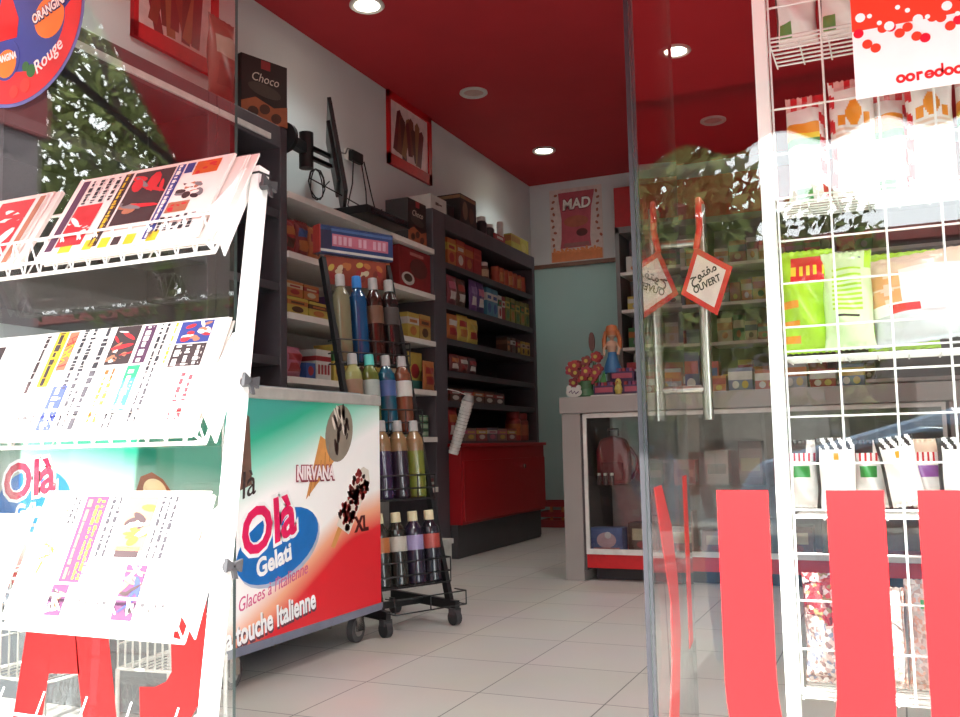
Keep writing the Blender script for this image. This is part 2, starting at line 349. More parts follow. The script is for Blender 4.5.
# ================================================================== chest freezer
FX0, FX1, FY0, FY1 = -3.20, -2.07, 2.53, 3.56
fz = thing('chest_freezer', 'ice cream chest freezer with green, white and red printed panels behind the glass', 'freezer', (-2.6, 3.0, 0), 0, None, True)
SIDE = print_mat('freezer_side_print', 2, 0.12, 1.0, [(0.0, (226, 30, 44)), (0.17, (226, 34, 46)), (0.27, (244, 176, 140)), (0.36, (252, 250, 246)), (0.66, (252, 252, 250)), (0.80, (150, 220, 198)), (0.92, (50, 176, 140)), (1.0, (70, 164, 150))], -0.42, 1, 0.10, 2.0)
FRONT = print_mat('freezer_front_print', 2, 0.12, 1.0, [(0.0, (220, 34, 46)), (0.2, (226, 60, 60)), (0.4, (196, 176, 168)), (0.62, (170, 188, 176)), (0.8, (44, 136, 112)), (1.0, (24, 120, 96))], 0.22, 0, 0.06, 2.0)
TRIM = M((112, 116, 132), 0.45)
MB().box((FX0, FY0, 0.13), (FX1 - 0.005, FY1, 0.99), M((214, 212, 208), 0.4)).build('body', fz)
MB().box((FX1 - 0.005, FY0 + 0.004, 0.145), (FX1, FY1 - 0.004, 0.985), SIDE).build('side_panel', fz)
MB().box((FX0 + 0.02, FY0 - 0.005, 0.145), (FX1 - 0.012, FY0, 0.985), FRONT).build('front_panel', fz)
mb = MB(); mb.box((FX0 - 0.005, FY0 - 0.012, 0.985), (FX1 + 0.006, FY1 + 0.006, 1.03), M((168, 166, 160), 0.4)); mb.build('top_rim', fz, 0.006)
mb = MB(); mb.box((FX0 + 0.05, FY0 + 0.06, 1.03), (FX1 - 0.06, FY1 - 0.06, 1.04), M((150, 160, 164), 0.15)); mb.build('sliding_lid', fz)
mb = MB(); mb.box((FX0, FY0 - 0.006, 0.115), (FX1 + 0.004, FY1 + 0.002, 0.145), TRIM)
bt = mb.build('bottom_trim', fz)
for yy in (2.8, 3.16): MB().cyl((FX1 - 0.01, yy, 0.112), (FX1 + 0.006, yy, 0.112), 0.006, CHROME).build('screw', bt)
def caster(x, y, parent, r=0.052, hub=True, top=0.125):
    mb = MB(); mb.cyl((x - 0.014, y, r), (x + 0.014, y, r), r, M((70, 68, 68), 0.6), n=18)
    mb.cyl((x - 0.017, y, r), (x + 0.017, y, r), r * 0.55, M((150, 146, 142), 0.35, 0.5), n=14)
    o = mb.build('caster', parent)
    mb = MB(); mb.box((x - 0.024, y - r * 0.5, r * 0.9), (x - 0.018, y + r * 0.5, top), CHROME); mb.box((x + 0.018, y - r * 0.5, r * 0.9), (x + 0.024, y + r * 0.5, top), CHROME); mb.box((x - 0.024, y - r * 0.6, top - 0.01), (x + 0.024, y + r * 0.6, top), CHROME)
    mb.build('fork', o)
for x, y in ((-2.12, 3.43), (-2.12, 2.62), (-3.08, 2.62), (-3.08, 3.43)): caster(x, y, fz)
# printed pictures and words on the side panel: frame o at x = FX1
SX = FX1 + 0.0004
def side(name, polys, parent=fz):
    mb = MB()
    for k, (p, m, d) in enumerate(polys): mb.prism(p, (SX, 0, 0), Y, Z, d, m)
    return mb.build(name, parent)
LOGOB = M((24, 110, 186), 0.3); PINK = M((226, 30, 92), 0.3); PW = M((250, 250, 248), 0.3); LSH = M((176, 186, 206), 0.3)
side('logo_oval', [(ellipse(2.845, 0.452, 0.25, 0.125, rot=0.22), LSH, 0.0004), (ellipse(2.835, 0.462, 0.25, 0.12, rot=0.22), LOGOB, 0.0008)])
ey_ = (0, -0.22, 1); ex_ = (0, 1, 0.22)
text('brand_lettering', 'Olà', (SX + 0.0012, 2.615, 0.43), ex_, ey_, 0.225, PW, fz, 0.0004, 0.15, 0.016, 1.0)
text('brand_lettering', 'Olà', (SX + 0.002, 2.62, 0.434), ex_, ey_, 0.215, PINK, fz, 0.0004, 0.15, 0.006, 1.02)
text('brand_lettering', 'Gelati', (SX + 0.002, 2.70, 0.36), ex_, ey_, 0.088, PW, fz, 0.0004, 0.1, 0.003, 1.0)
text('slogan', "Glaces à l'italienne", (SX + 0.001, 2.60, 0.258), (0, 1, 0.2), (0, -0.2, 1), 0.066, M((214, 96, 140), 0.3), fz, 0.0004, 0.35, 0.0, 0.85)
SH = M((96, 56, 70), 0.3)
text('slogan', 'la touche Italienne', (SX + 0.001, 2.528, 0.135), (0, 1, 0.115), (0, -0.115, 1), 0.104, SH, fz, 0.0004, 0.08, 0.005, 0.70)
text('slogan', 'la touche Italienne', (SX + 0.002, 2.524, 0.143), (0, 1, 0.115), (0, -0.115, 1), 0.104, PW, fz, 0.0004, 0.08, 0.003, 0.70)
text('script_word', 'là', (SX + 0.001, 2.615, 0.635), (0, 1, 0.25), (0, -0.25, 1), 0.13, M((60, 50, 50), 0.3), fz, 0.0004, 0.3)
side('chocolate_picture', [([(2.585, 0.66), (2.675, 0.685), (2.66, 0.92), (2.635, 0.93)], M((110, 84, 72), 0.4), 0.0006)])
CONE = M((214, 150, 84), 0.4); CHOC = M((52, 32, 28), 0.4); CREAM = M((224, 214, 200), 0.4); BARC = M((150, 44, 40), 0.4)
rr = random.Random(3)
pl = [([(3.0, 0.615), (3.245, 0.79), (3.10, 0.855)], CONE, 0.0006), (ellipse(3.235, 0.865, 0.095, 0.12, rot=-0.5), M((140, 130, 116), 0.4), 0.0009)]
for k in range(16):
    a, q = rr.uniform(0, 6.28), rr.uniform(0, 0.9) ** 0.5
    if k % 3 == 0: pl.append((ellipse(3.225 + 0.06 * sin(k), 0.87 + 0.08 * cos(k * 2.0), 0.008, 0.03, 8, 0.4), CREAM, 0.0011))
    pl.append((ellipse(3.235 + 0.07 * q * cos(a) , 0.885 + 0.09 * q * sin(a), rr.uniform(0.005, 0.012), rr.uniform(0.012, 0.035), 9, rr.uniform(-0.6, 0.6)), CHOC, 0.0012))
for k in range(5): pl.append(([(3.02 + k * 0.035, 0.625 + k * 0.032), (3.024 + k * 0.035, 0.624 + k * 0.032), (3.045 + k * 0.03, 0.70 + k * 0.03), (3.041 + k * 0.03, 0.70 + k * 0.03)], M((170, 108, 54), 0.4), 0.0009))
side('cone_picture', pl)
text('brand_lettering', 'NIRVANA', (SX + 0.0016, 2.935, 0.688), (0, 1, -0.02), (0, 0.02, 1), 0.075, M((150, 50, 70), 0.3), fz, 0.0004, 0, 0.007, 0.78)
text('brand_lettering', 'NIRVANA', (SX + 0.0026, 2.937, 0.69), (0, 1, -0.02), (0, 0.02, 1), 0.073, M((250, 236, 236), 0.3), fz, 0.0004, 0, 0.0022, 0.8)
pl = [([(3.17, 0.42), (3.195, 0.41), (3.28, 0.52), (3.25, 0.53)], CONE, 0.0005), ([(3.21, 0.50), (3.30, 0.455), (3.47, 0.66), (3.46, 0.71), (3.42, 0.725), (3.38, 0.71)], CREAM, 0.0006)]
for k in range(110):
    s, q = rr.random(), rr.uniform(-1, 1)
    pl.append((ellipse(3.26 + 0.165 * s + q * 0.042, 0.50 + 0.19 * s - q * 0.034, rr.uniform(0.006, 0.016), rr.uniform(0.008, 0.02), 7, rr.uniform(0, 3)), BARC if k % 3 else CHOC, 0.001))
side('ice_bar_picture', pl)
text('size_lettering', 'XL', (SX + 0.001, 3.35, 0.462), (0, 1, 0.0), (0, 0, 1), 0.085, M((84, 26, 26), 0.3), fz, 0.0004, -0.05, 0.004, 1.0)
# front panel logo and ice bar
FYS = FY0 - 0.0054
def front(name, polys):
    mb = MB()
    for p, m, d in polys: mb.prism(p, (0, FYS, 0), X, Z, d, m)
    return mb.build(name, fz)
front('logo_oval', [(ellipse(-2.95, 0.635, 0.19, 0.115, rot=0.15), LOGOB, 0.0008)])
text('brand_lettering', 'Olà', (-3.11, FYS - 0.0012, 0.63), (1, 0, .15), (-.15, 0, 1), 0.19, PW, fz, 0.0004, 0.15, 0.014)
text('brand_lettering', 'Olà', (-3.105, FYS - 0.002, 0.633), (1, 0, .15), (-.15, 0, 1), 0.182, M((206, 40, 70), 0.3), fz, 0.0004, 0.15, 0.005, 1.02)
text('brand_lettering', 'Gelati', (-3.04, FYS - 0.002, 0.565), (1, 0, .1), (-.1, 0, 1), 0.075, PW, fz, 0.0004, 0.1, 0.003)
pl = [([(-2.45, 0.45), (-2.29, 0.45), (-2.285, 0.66), (-2.33, 0.71), (-2.38, 0.735), (-2.43, 0.72), (-2.455, 0.66)], M((150, 84, 54), 0.4), 0.0006), (ellipse(-2.365, 0.67, 0.055, 0.04, rot=-0.4), M((236, 208, 160), 0.4), 0.001)]
for k in range(50): pl.append((ellipse(rr.uniform(-2.44, -2.3), rr.uniform(0.46, 0.63), 0.007, 0.009, 7), CONE if k % 2 else CHOC, 0.001))
front('ice_bar_picture', pl)

# ================================================================== newspaper rack
PLANES = {1: (1.42, 1.172, 1.526, 1.362), 2: (1.415, 0.832, 1.52, 1.05), 3: (1.36, 0.472, 1.463, 0.705), 4: (1.30, 0.11, 1.405, 0.33)}
PLANES[1] = (1.44, 1.205, 1.55, 1.392)
rack = thing('newspaper_rack', 'white wire newspaper rack in front of the left shop window', 'rack', (-1.6, 1.45, -0.3), 0, None, True)
RX0, RX1 = -2.25, -1.205
def post_y(z): return 1.40 + (z - 0.367) * 0.147 / 1.02 + 0.012
for x in (-1.185, RX0 - 0.02):
    MB().bar((x, post_y(-0.30), -0.30), (x, post_y(1.385), 1.385), 0.02, 0.034, WIRE, (0, 1, 0)).build('post', rack)
MB().bar((RX0, post_y(-0.15), -0.15), (-1.19, post_y(-0.15), -0.15), 0.02, 0.02, WIRE).build('cross_bar', rack)
for k in range(1, 5):
    y0, z0, y1, z1 = PLANES[k]; a = Vector((0, y0, z0)); b = Vector((0, y1, z1)); u = (b - a).normalized(); n = Vector((0, -u.z, u.y)).normalized()
    def P(x, s, h): return Vector((x, 0, 0)) + a + u * s + n * h
    L_ = (b - a).length; r = 0.0035; mb = MB()
    lo, hi = -0.012, 0.05
    mb.tube([P(RX0, lo, -0.008), P(RX1, lo, -0.008)], 0.0045, WIRE); mb.tube([P(RX0, lo, 0.028), P(RX1, lo, 0.028)], r, WIRE)
    mb.tube([P(RX0, hi, 0.036), P(RX1, hi, 0.036)], r * 0.8, WIRE); mb.tube([P(RX0, L_ * 0.8, -0.012), P(RX1, L_ * 0.8, -0.012)], r, WIRE); mb.tube([P(RX0, L_ * 0.45, -0.012), P(RX1, L_ * 0.45, -0.012)], r * 0.7, WIRE)
    ns = 22
    for i in range(ns):
        x0 = RX0 + (RX1 - RX0) * i / ns; x1 = RX0 + (RX1 - RX0) * (i + 1) / ns
        mb.tube([P(x0, lo, -0.008), P((x0 + x1) / 2, hi, 0.036)], r * 0.62, WIRE, 5); mb.tube([P((x0 + x1) / 2, hi, 0.036), P(x1, lo, -0.008)], r * 0.62, WIRE, 5)
    for x in (RX0, RX1):
        mb.tube([P(x, lo, -0.008), P(x, lo, 0.028), P(x, hi, 0.036), P(x, L_ * 0.9, 0.012), P(x, L_, -0.012)], r, WIRE); mb.tube([P(x, lo, -0.008), P(x, L_, -0.012)], r, WIRE)
        for q in (0.2, 0.45, 0.7): mb.tube([P(x, L_ * q, -0.01), P(x, L_ * (q + 0.12), 0.03 - 0.02 * q)], r * 0.7, WIRE, 5)
    for i in range(9):
        x = RX0 + 0.06 + (RX1 - RX0 - 0.12) * i / 8; mb.tube([P(x, lo, -0.012), P(x, L_, -0.014)], r * 0.55, WIRE, 5)
    mb.build('wire_tray', rack)
    for xx_ in (RX1 - 0.002, RX0 - 0.006):
        MB().prism([(0.0, -0.035), (0.05, 0.05), (L_ * 0.95, 0.005), (L_ * 0.95, -0.03)], P(xx_, 0, 0), u, n, 0.004, WIRE).build('side_plate', rack)
for z in (1.345, 0.935, 0.585):
    c = Vector((-1.168, post_y(z) - 0.004, z)); mb = MB(); CG = M((62, 62, 64), 0.5)
    mb.cyl(c + Vector((-0.01, 0, 0)), c + Vector((0.014, 0, 0)), 0.009, CG, n=12)
    mb.prism([(-0.004, 0.0), (0.022, -0.012), (0.026, 0.012), (0.004, 0.008)], c + Vector((0.008, 0, 0)), Y, Z, 0.007, CG); mb.prism([(0.004, 0.0), (-0.004, 0.008), (-0.02, 0.018), (-0.024, -0.008)], c + Vector((0.008, 0, 0)), Y, Z, 0.007, CG)
    mb.prism([(-0.006, 0.0), (0.0, -0.022), (0.012, -0.024), (0.006, 0.0)], c + Vector((0.009, 0, 0)), Y, Z, 0.005, CG)
    mb.build('wing_knob', rack)
MB().obox((-1.185, post_y(1.372), 1.372), Vector((0.0125, 0, 0)), Vector((0, 0.0195, 0)), Vector((0, 0, 0.002)), BLACK).build('cable_tie', rack)

PAPER = M((232, 224, 216), 0.8, 0, 0.03); INK = M((48, 44, 50), 0.7); INKG = M((120, 116, 118), 0.7); NRED = M((196, 30, 40), 0.6); NBLU = M((44, 56, 130), 0.6); NYEL = M((214, 180, 30), 0.6)
NORG = M((200, 90, 26), 0.6); NGRN = M((40, 160, 110), 0.6); NCYA = M((90, 200, 220), 0.6); NSKN = M((170, 108, 78), 0.6); NDRK = M((52, 34, 36), 0.6); NPUR = M((78, 38, 70), 0.6)
def newspaper(row, x0, x1, items, label, group, lift=0.0, top=1.06, s0=0.0, seed=0, pageless=False):
    """a folded paper lying on a tray: x0..x1 along the tray, pages up the slope"""
    y0, z0, y1, z1 = PLANES[row]; a = Vector((0, y0, z0)); b = Vector((0, y1, z1)); u = (b - a).normalized(); n = Vector((0, -u.z, u.y)).normalized(); L_ = (b - a).length
    r = thing('newspaper', label, 'newspaper', (x0, y0, z0), 0, group, True); rr = random.Random(seed + row * 17)
    mb = MB(); th_ = 0.009; N = 8
    def P(q, s, h): return Vector((x0 + (x1 - x0) * q, 0, 0)) + a + u * (s0 + s * (L_ * top - s0)) + n * (h + lift)
    for j in range(3):                                                        # folded leaves, a little fanned
        o = rr.uniform(-0.006, 0.006); h0, h1 = th_ * j / 3, th_ * (j + 0.8) / 3
        V = [P(q, s, h) + Vector((o, 0, 0)) + u * o for h in (h0, h1) for q, s in ((0, 0), (1, 0), (1, 1), (0, 1))]
        mb.add(V, [(0, 3, 2, 1), (4, 5, 6, 7), (0, 1, 5, 4), (1, 2, 6, 5), (2, 3, 7, 6), (3, 0, 4, 7)], PAPER)
    mb.build('sheets', r)
    if pageless: return r
    mb = MB(); hh_ = th_ * 0.96 + 0.0006
    for it in items:
        k, q0, t0, q1, t1, m = it[:6]
        def Q(q0, t0, q1, t1, m, e=0.0): mb.add([P(q0, t0, hh_ + e), P(q1, t0, hh_ + e), P(q1, t1, hh_ + e), P(q0, t1, hh_ + e)], [(0, 1, 2, 3)], m)
        if k == 'r': Q(q0, t0, q1, t1, m, it[6] if len(it) > 6 else 0)
        elif k == 'p':                                                       # a picture: base and lively patches
            Q(q0, t0, q1, t1, m)
            for j in range(14):
                cx, cy = rr.uniform(q0 + 0.1 * (q1 - q0), q1 - 0.1 * (q1 - q0)), rr.uniform(t0 + 0.1 * (t1 - t0), t1 - 0.1 * (t1 - t0)); dx, dy = (q1 - q0) * rr.uniform(0.05, 0.16), (t1 - t0) * rr.uniform(0.06, 0.2)
                mb.poly([P(min(max(ax, q0), q1), min(max(ay, t0), t1), hh_ + 0.0004 + j * 0.00003) for ax, ay in ellipse(cx, cy, dx, dy, 10, rr.uniform(0, 3))], it[6][j % len(it[6])])
        elif k == 'l':                                                       # lines of type running up the page (papers lie sideways)
            nl = it[6]; wl = (q1 - q0) / nl
            for i in range(nl):
                t = t0
                while t < t1 - 0.01:
                    l = rr.uniform(0.014, 0.06) * (it[7] if len(it) > 7 else 1); g_ = rr.uniform(0, .2); Q(q0 + wl * (i + 0.16 + g_ * .6), t, q0 + wl * (i + 0.74 - g_), min(t + l, t1), m, 0.0006)
                    if rr.random() < .5: Q(q0 + wl * (i + 0.80), t + l * .3, q0 + wl * (i + 0.87), min(t + l * .7, t1), m, 0.0006)
                    t += l + rr.choice((0.008, 0.010, 0.022))
    mb.build('printed_page', r)
    return r
G1, G2, G3 = 'newspapers on the top tray', 'newspapers on the middle tray', 'newspapers on the bottom tray'
pageA = [('r', .04, .06, .09, .97, NPUR), ('p', .10, .10, .27, .62, NRED, (NRED, PAPER, NRED)), ('l', .10, .64, .33, .95, INK, 4), ('r', .33, .05, .385, .97, NDRK), ('l', .335, .06, .38, .96, NYEL, 1, 1.2),
         ('p', .40, .28, .66, .96, NDRK, (NRED, NDRK, NSKN, NRED, NRED, INKG)), ('r', .67, .05, .72, .97, NBLU), ('l', .675, .06, .715, .96, PAPER, 1, 1.2), ('r', .73, .84, .78, .97, NBLU), ('p', .79, .80, .94, .97, NORG, (NRED, NORG)),
         ('p', .74, .48, .92, .78, PAPER, (INKG, NDRK, NSKN, PAPER)), ('p', .73, .34, .86, .47, NSKN, (NRED, NSKN)), ('l', .72, .12, .95, .30, INK, 5), ('r', .14, .02, .22, .14, NYEL), ('r', .30, .02, .36, .14, NYEL), ('r', .40, .02, .46, .14, NYEL), ('r', .56, .02, .62, .14, NYEL), ('r', .70, .02, .76, .14, NYEL), ('r', .48, .03, .53, .13, NDRK)]
pageB = [('l', .02, .1, .10, .95, NBLU, 2, 1.5), ('p', .12, .1, .26, .6, NORG, (NSKN, NYEL, NDRK)), ('l', .3, .05, .44, .95, INK, 4), ('r', .46, .06, .5, .95, NDRK), ('p', .52, .1, .62, .9, PAPER, (NDRK, INKG)), ('p', .68, .05, .92, .93, NRED, (PAPER, NRED, NRED)), ('r', .95, .05, .99, .95, NSKN)]
pageC = [('l', .03, .4, .08, .95, NDRK, 1, 2), ('r', .1, .45, .16, .98, NYEL), ('l', .105, .46, .155, .97, NDRK, 1, 2), ('p', .17, .6, .22, .97, NSKN, (NRED, NYEL)), ('l', .24, .42, .34, .98, INK, 2), ('l', .36, .05, .42, .98, INK, 1, 2), ('r', .2, .05, .28, .45, NBLU), ('l', .205, .06, .275, .44, PAPER, 1), ('p', .43, .62, .56, .98, NDRK, (NSKN, NRED, PAPER, NDRK)), ('l', .45, .1, .52, .6, NORG, 2),
         ('r', .58, .62, .64, .97, NPUR), ('l', .585, .63, .635, .96, PAPER, 1), ('r', .565, .2, .63, .6, NGRN), ('l', .57, .21, .625, .59, PAPER, 1), ('l', .54, .05, .6, .18, INK, 2), ('l', .66, .1, .72, .97, INK, 2), ('l', .735, .6, .76, .97, NYEL, 1), ('r', .77, .56, .93, .76, NDRK), ('l', .775, .57, .925, .75, PAPER, 3), ('p', .77, .77, .93, .97, NBLU, (PAPER, NSKN, NRED)), ('r', .77, .26, .83, .54, NCYA), ('l', .85, .1, .93, .5, NRED, 2), ('l', .05, .08, .18, .4, INKG, 3), ('l', .3, .08, .36, .4, INK, 2)]
pageD = [('p', .55, .45, .8, .9, NDRK, (NORG, NYEL, NSKN, NDRK)), ('l', .1, .5, .5, .9, NBLU, 4), ('l', .1, .05, .8, .4, INKG, 8)]
pageE = [('p', .1, .35, .19, .97, PAPER, (NORG, PAPER, NSKN)), ('l', .2, .75, .26, .97, INK, 2), ('r', .28, .3, .42, .97, NPUR), ('l', .29, .32, .34, .95, NSKN, 1, 2), ('l', .35, .32, .41, .95, NYEL, 2), ('p', .26, .05, .36, .28, NPUR, (NDRK, NSKN, PAPER)), ('l', .44, .5, .52, .97, INK, 2), ('p', .54, .55, .72, .97, NSKN, (NORG, PAPER, NDRK, NYEL)), ('r', .56, .5, .7, .58, NDRK), ('l', .74, .5, .85, .97, INK, 3), ('r', .88, .7, .91, .9, NCYA), ('l', .40, .05, .62, .45, INKG, 6), ('p', .66, .05, .78, .45, NPUR, (NSKN, NDRK, PAPER, NBLU)), ('l', .8, .05, .95, .4, INKG, 4)]
pageF = [('p', .5, .1, .75, .9, NRED, (PAPER, NRED, NDRK)), ('l', .15, .1, .45, .9, INK, 5), ('l', .8, .1, .95, .9, INKG, 3)]
for j in range(2):
    newspaper(1, -1.665 + 0.01 * j, -1.215 + 0.012 * (2 - j), [], ('lower' if j == 0 else 'middle') + ' pink tinted newspaper under the big front page at the right of the top tray', G1, 0.010 * j, 1.07 + 0.02 * (1 - j), seed=j, pageless=True)
newspaper(1, -1.665, -1.232, pageA, 'newspaper with red and yellow front page at the right of the top tray', G1, 0.020, 1.06, seed=4)
newspaper(1, -2.22, -1.765, pageB, 'newspaper with orange and red columns at the left of the top tray', G1, 0.010, 1.04, seed=5)
newspaper(1, -2.20, -1.745, [], 'folded newspaper under the orange and red one at the left of the top tray', G1, 0.0, 1.05, seed=6, pageless=True)
newspaper(2, -1.745, -1.222, pageC, 'wide newspaper with blue and green headlines on the middle tray', G2, 0.010, 1.08, seed=7)
newspaper(2, -1.74, -1.225, [], 'folded newspaper under the blue and green headlined one on the middle tray', G2, 0.0, 1.06, seed=8, pageless=True)
newspaper(2, -2.22, -1.77, pageD, 'mostly white newspaper with a small orange picture at the left of the middle tray', G2, 0.0, 1.09, seed=9)
newspaper(3, -1.655, -1.222, pageE, 'newspaper with purple block and food picture on the bottom tray', G3, 0.010, 1.04, seed=10)
newspaper(3, -1.65, -1.225, [], 'folded newspaper under the purple block one on the bottom tray', G3, 0.0, 1.02, seed=11, pageless=True)
newspaper(3, -2.22, -1.685, pageF, 'newspaper with a red picture at the left of the bottom tray', G3, 0.0, 0.85, seed=12)

# ================================================================== on the glass: vinyl letters, round sticker, poster
VR = M((214, 16, 20), 0.4, 0, 0.02, 2); YG = YF - 0.0052
def vinyl(name, polys, label, holes=None):
    mb = MB()
    for p in polys: mb.prism(p, (0, YG, 0), X, Z, 0.0008, VR)
    return tag(mb.build(name), label, 'letter', 'red vinyl letters on the shop glass')
d3 = Vector((-dl.x, -dl.y, 0))
mb = MB(); o3 = c0 + dn * 0.0054
mb.prism([(.08, .716), (.20, .716), (.36, .62), (.44, .5), (.46, .38), (.36, .22), (.16, .22), (.28, .36), (.29, .47), (.16, .62)], o3, dl, Z, 0.0008, VR); mb.prism([(.66, .716), (.66, .30), (.76, .30), (.76, .716)], o3, dl, Z, 0.0008, VR)
tag(mb.build('vinyl_letter'), 'red vinyl letter on the open glass door', 'letter', 'red vinyl letters on the shop glass')
# A in pieces around its two openings
vinyl('vinyl_letter', [[(-2.0, 0.08), (-1.905, 0.08), (-1.869, 0.29), (-1.825, 0.60), (-1.805, 0.702), (-1.888, 0.702)], [(-1.735, 0.08), (-1.635, 0.08), (-1.735, 0.702), (-1.82, 0.702), (-1.815, 0.60), (-1.775, 0.292)], [(-1.871, 0.288), (-1.77, 0.294), (-1.79, 0.42), (-1.849, 0.42)]], 'red vinyl letter A at the bottom of the left window behind the newspaper rack')
J = [(-1.402, 0.713), (-1.492, 0.713)] + [(-1.50, 0.40), (-1.496, 0.32), (-1.512, 0.297), (-1.544, 0.283), (-1.588, 0.28), (-1.585, 0.20)] + [(-1.52, 0.188), (-1.45, 0.215), (-1.412, 0.27), (-1.402, 0.36)]
vinyl('vinyl_letter', [J], 'red vinyl letter J at the bottom of the left window, right of the letter A')
def arc(cx, cz, rx, rz, a0, a1, n=14): return [(cx + rx * cos(radians(a0 + (a1 - a0) * i / n)), cz + rz * sin(radians(a0 + (a1 - a0) * i / n))) for i in range(n + 1)]
o_ = arc(-0.1625, 0.40, 0.1325, 0.24, 180, 360, 20); i_ = arc(-0.164, 0.42, 0.047, 0.16, 180, 360, 20)
segs = []
for i in range(20): segs.append([o_[i], o_[i + 1], i_[i + 1], i_[i]])
vinyl('vinyl_letter', [[o_[0], i_[0], (-0.21, 0.716), (-0.295, 0.716)], [i_[-1], o_[-1], (-0.03, 0.716), (-0.118, 0.716)]] + segs, 'red vinyl letter U on the right shop window beside the white rack post')
vinyl('vinyl_letter', [[(0.019, 0.08), (0.105, 0.08), (0.105, 0.716), (0.019, 0.716)], [(0.105, 0.62), (0.26, 0.62), (0.26, 0.716), (0.105, 0.716)]], 'red vinyl letter at the right edge of the photo, right of the letter U')

st = thing('window_sticker', 'round blue and red drink sticker at the top of the left shop window', 'sticker', (-2.03, YG, 1.93), 0, None, True)
SB = M((40, 66, 150), 0.4, 0, 0.12, 8); SR = M((214, 40, 44), 0.4, 0, 0.1, 9); SO = M((240, 130, 40), 0.4, 0, 0.1, 10)
cx, cz, R_ = -2.03, 1.93, 0.235
mb = MB(); mb.prism(ellipse(cx, cz, R_, R_, 48), (0, YG, 0), X, Z, 0.0008, M((96, 110, 170), 0.4)); mb.prism(ellipse(cx, cz, R_ * 0.965, R_ * 0.965, 48), (0, YG, 0), X, Z, 0.0012, SB)
mb.build('disc', st)
R2 = R_ * 0.96; mb = MB()
a_ = [(cx + R2 * cos(radians(t)), cz + R2 * sin(radians(t))) for t in range(184, 373, 6)]; w_ = [(cx + R2 * 0.62 * cos(radians(t)) + 0.03, cz - 0.02 + R2 * 0.56 * sin(radians(t))) for t in range(366, 190, -9)]
mb.prism(a_ + w_, (0, YG, 0), X, Z, 0.0016, SR); mb.build('red_band', st)
mb = MB(); mb.prism(ellipse(cx + 0.115, cz - 0.02, 0.052, 0.055, 24), (0, YG, 0), X, Z, 0.002, SO); mb.prism(ellipse(cx - 0.035, cz - 0.105, 0.048, 0.055, 24), (0, YG, 0), X, Z, 0.0022, SB); mb.prism(ellipse(cx - 0.035, cz - 0.115, 0.036, 0.038, 20), (0, YG, 0), X, Z, 0.0026, SO); mb.build('orange_badge', st)
mb = MB(); mb.prism([(cx - 0.08, cz - 0.05), (cx - 0.0, cz - 0.05), (cx + 0.005, cz + 0.0), (cx - 0.02, cz + 0.06), (cx - 0.02, cz + 0.12), (cx - 0.06, cz + 0.12), (cx - 0.06, cz + 0.06), (cx - 0.085, cz + 0.0)], (0, YG, 0), X, Z, 0.002, M((220, 30, 30), 0.3)); mb.build('bottle_picture', st)
for q, (bx, bz, br) in enumerate(((0.055, -0.15, 0.016), (0.035, -0.185, 0.018), (-0.005, -0.195, 0.016), (0.035, -0.135, 0.012))):
    mb = MB(); mb.prism(ellipse(cx + bx, cz + bz, br, br * 1.1, 14), (0, YG, 0), X, Z, 0.0022 + 0.0001 * q, M((40, 110, 50), 0.5) if q in (0, 3) else M((240, 60, 50), 0.4)); mb.build('fruit_picture', st)
def arc_text(name, body, cxx, czz, rad, a0, size, m, parent, step=1.0, bold=0.0, y=YG - 0.003):
    mbs = []
    for i, ch in enumerate(body):
        a = radians(a0 - i * step)
        text(name, ch, (cxx + rad * cos(a), y, czz + rad * sin(a)), (sin(a), 0, -cos(a)), (cos(a), 0, sin(a)), size, m, parent, 0.0003, 0, bold, 1.0, 'CENTER')
t_ = text('sticker_lettering', 'ORANGINA', (cx + 0.062, YG - 0.0026, cz - 0.03), (1, 0, 0.35), (-0.35, 0, 1), 0.038, M((20, 40, 100), 0.4), st, 0.0003, 0, 0.004, 0.62)
text('sticker_lettering', 'ORANGINA', (cx + 0.062, YG - 0.0034, cz - 0.029), (1, 0, 0.35), (-0.35, 0, 1), 0.037, M((250, 248, 240), 0.4), st, 0.0003, 0, 0.001, 0.64)
text('sticker_lettering', 'ORANGINA', (cx - 0.083, YG - 0.0032, cz - 0.11), (1, 0, 0.05), (-0.05, 0, 1), 0.026, M((250, 248, 240), 0.4), st, 0.0003, 0, 0.001, 0.62)
text('sticker_lettering', 'Rouge', (cx + 0.075, YG - 0.0026, cz - 0.165), (1, 0, 0.62), (-0.62, 0, 1), 0.05, M((250, 244, 240), 0.4), st, 0.0003, 0.25, 0.0005, 0.85)

po = thing('window_poster', 'orange and white phone company poster at the top of the right window', 'poster', (-0.033, YG, 1.37), 0, None, True)
PO = M((232, 62, 36), 0.45, 0, 0.04, 3); PWT = M((245, 243, 240), 0.45, 0, 0.02)
MB().box((-0.036, YG - 0.0012, 1.366), (0.30, YG, 1.93), PWT).build('sheet', po)
mb = MB(); mb.box((-0.036, YG - 0.0018, 1.483), (0.30, YG - 0.0012, 1.93), PO)
mb.build('orange_field', po)
rr = random.Random(5); mb = MB()
for k in range(26):
    q = k * 0.0125; zc = 1.478 - 0.012 * sin(k * 1.1) - 0.010 * (k % 3); mb.prism(ellipse(-0.026 + q, zc, 0.008, 0.008, 14), (0, YG - 0.0018, 0), X, Z, 0.0003 + 0.00001 * k, PO if k % 4 else M((214, 20, 50), 0.4))
for k in range(22): mb.prism(ellipse(-0.022 + k * 0.0145, 1.493 + 0.012 * sin(k * 1.7) + (0.012 if k % 4 == 0 else 0), 0.004 if k % 3 else 0.008, 0.004 if k % 3 else 0.008, 12), (0, YG - 0.0021, 0), X, Z, 0.0003 + 0.00001 * k, PWT)
mb.build('dot_pattern', po)
mb = MB(); x = 0.034
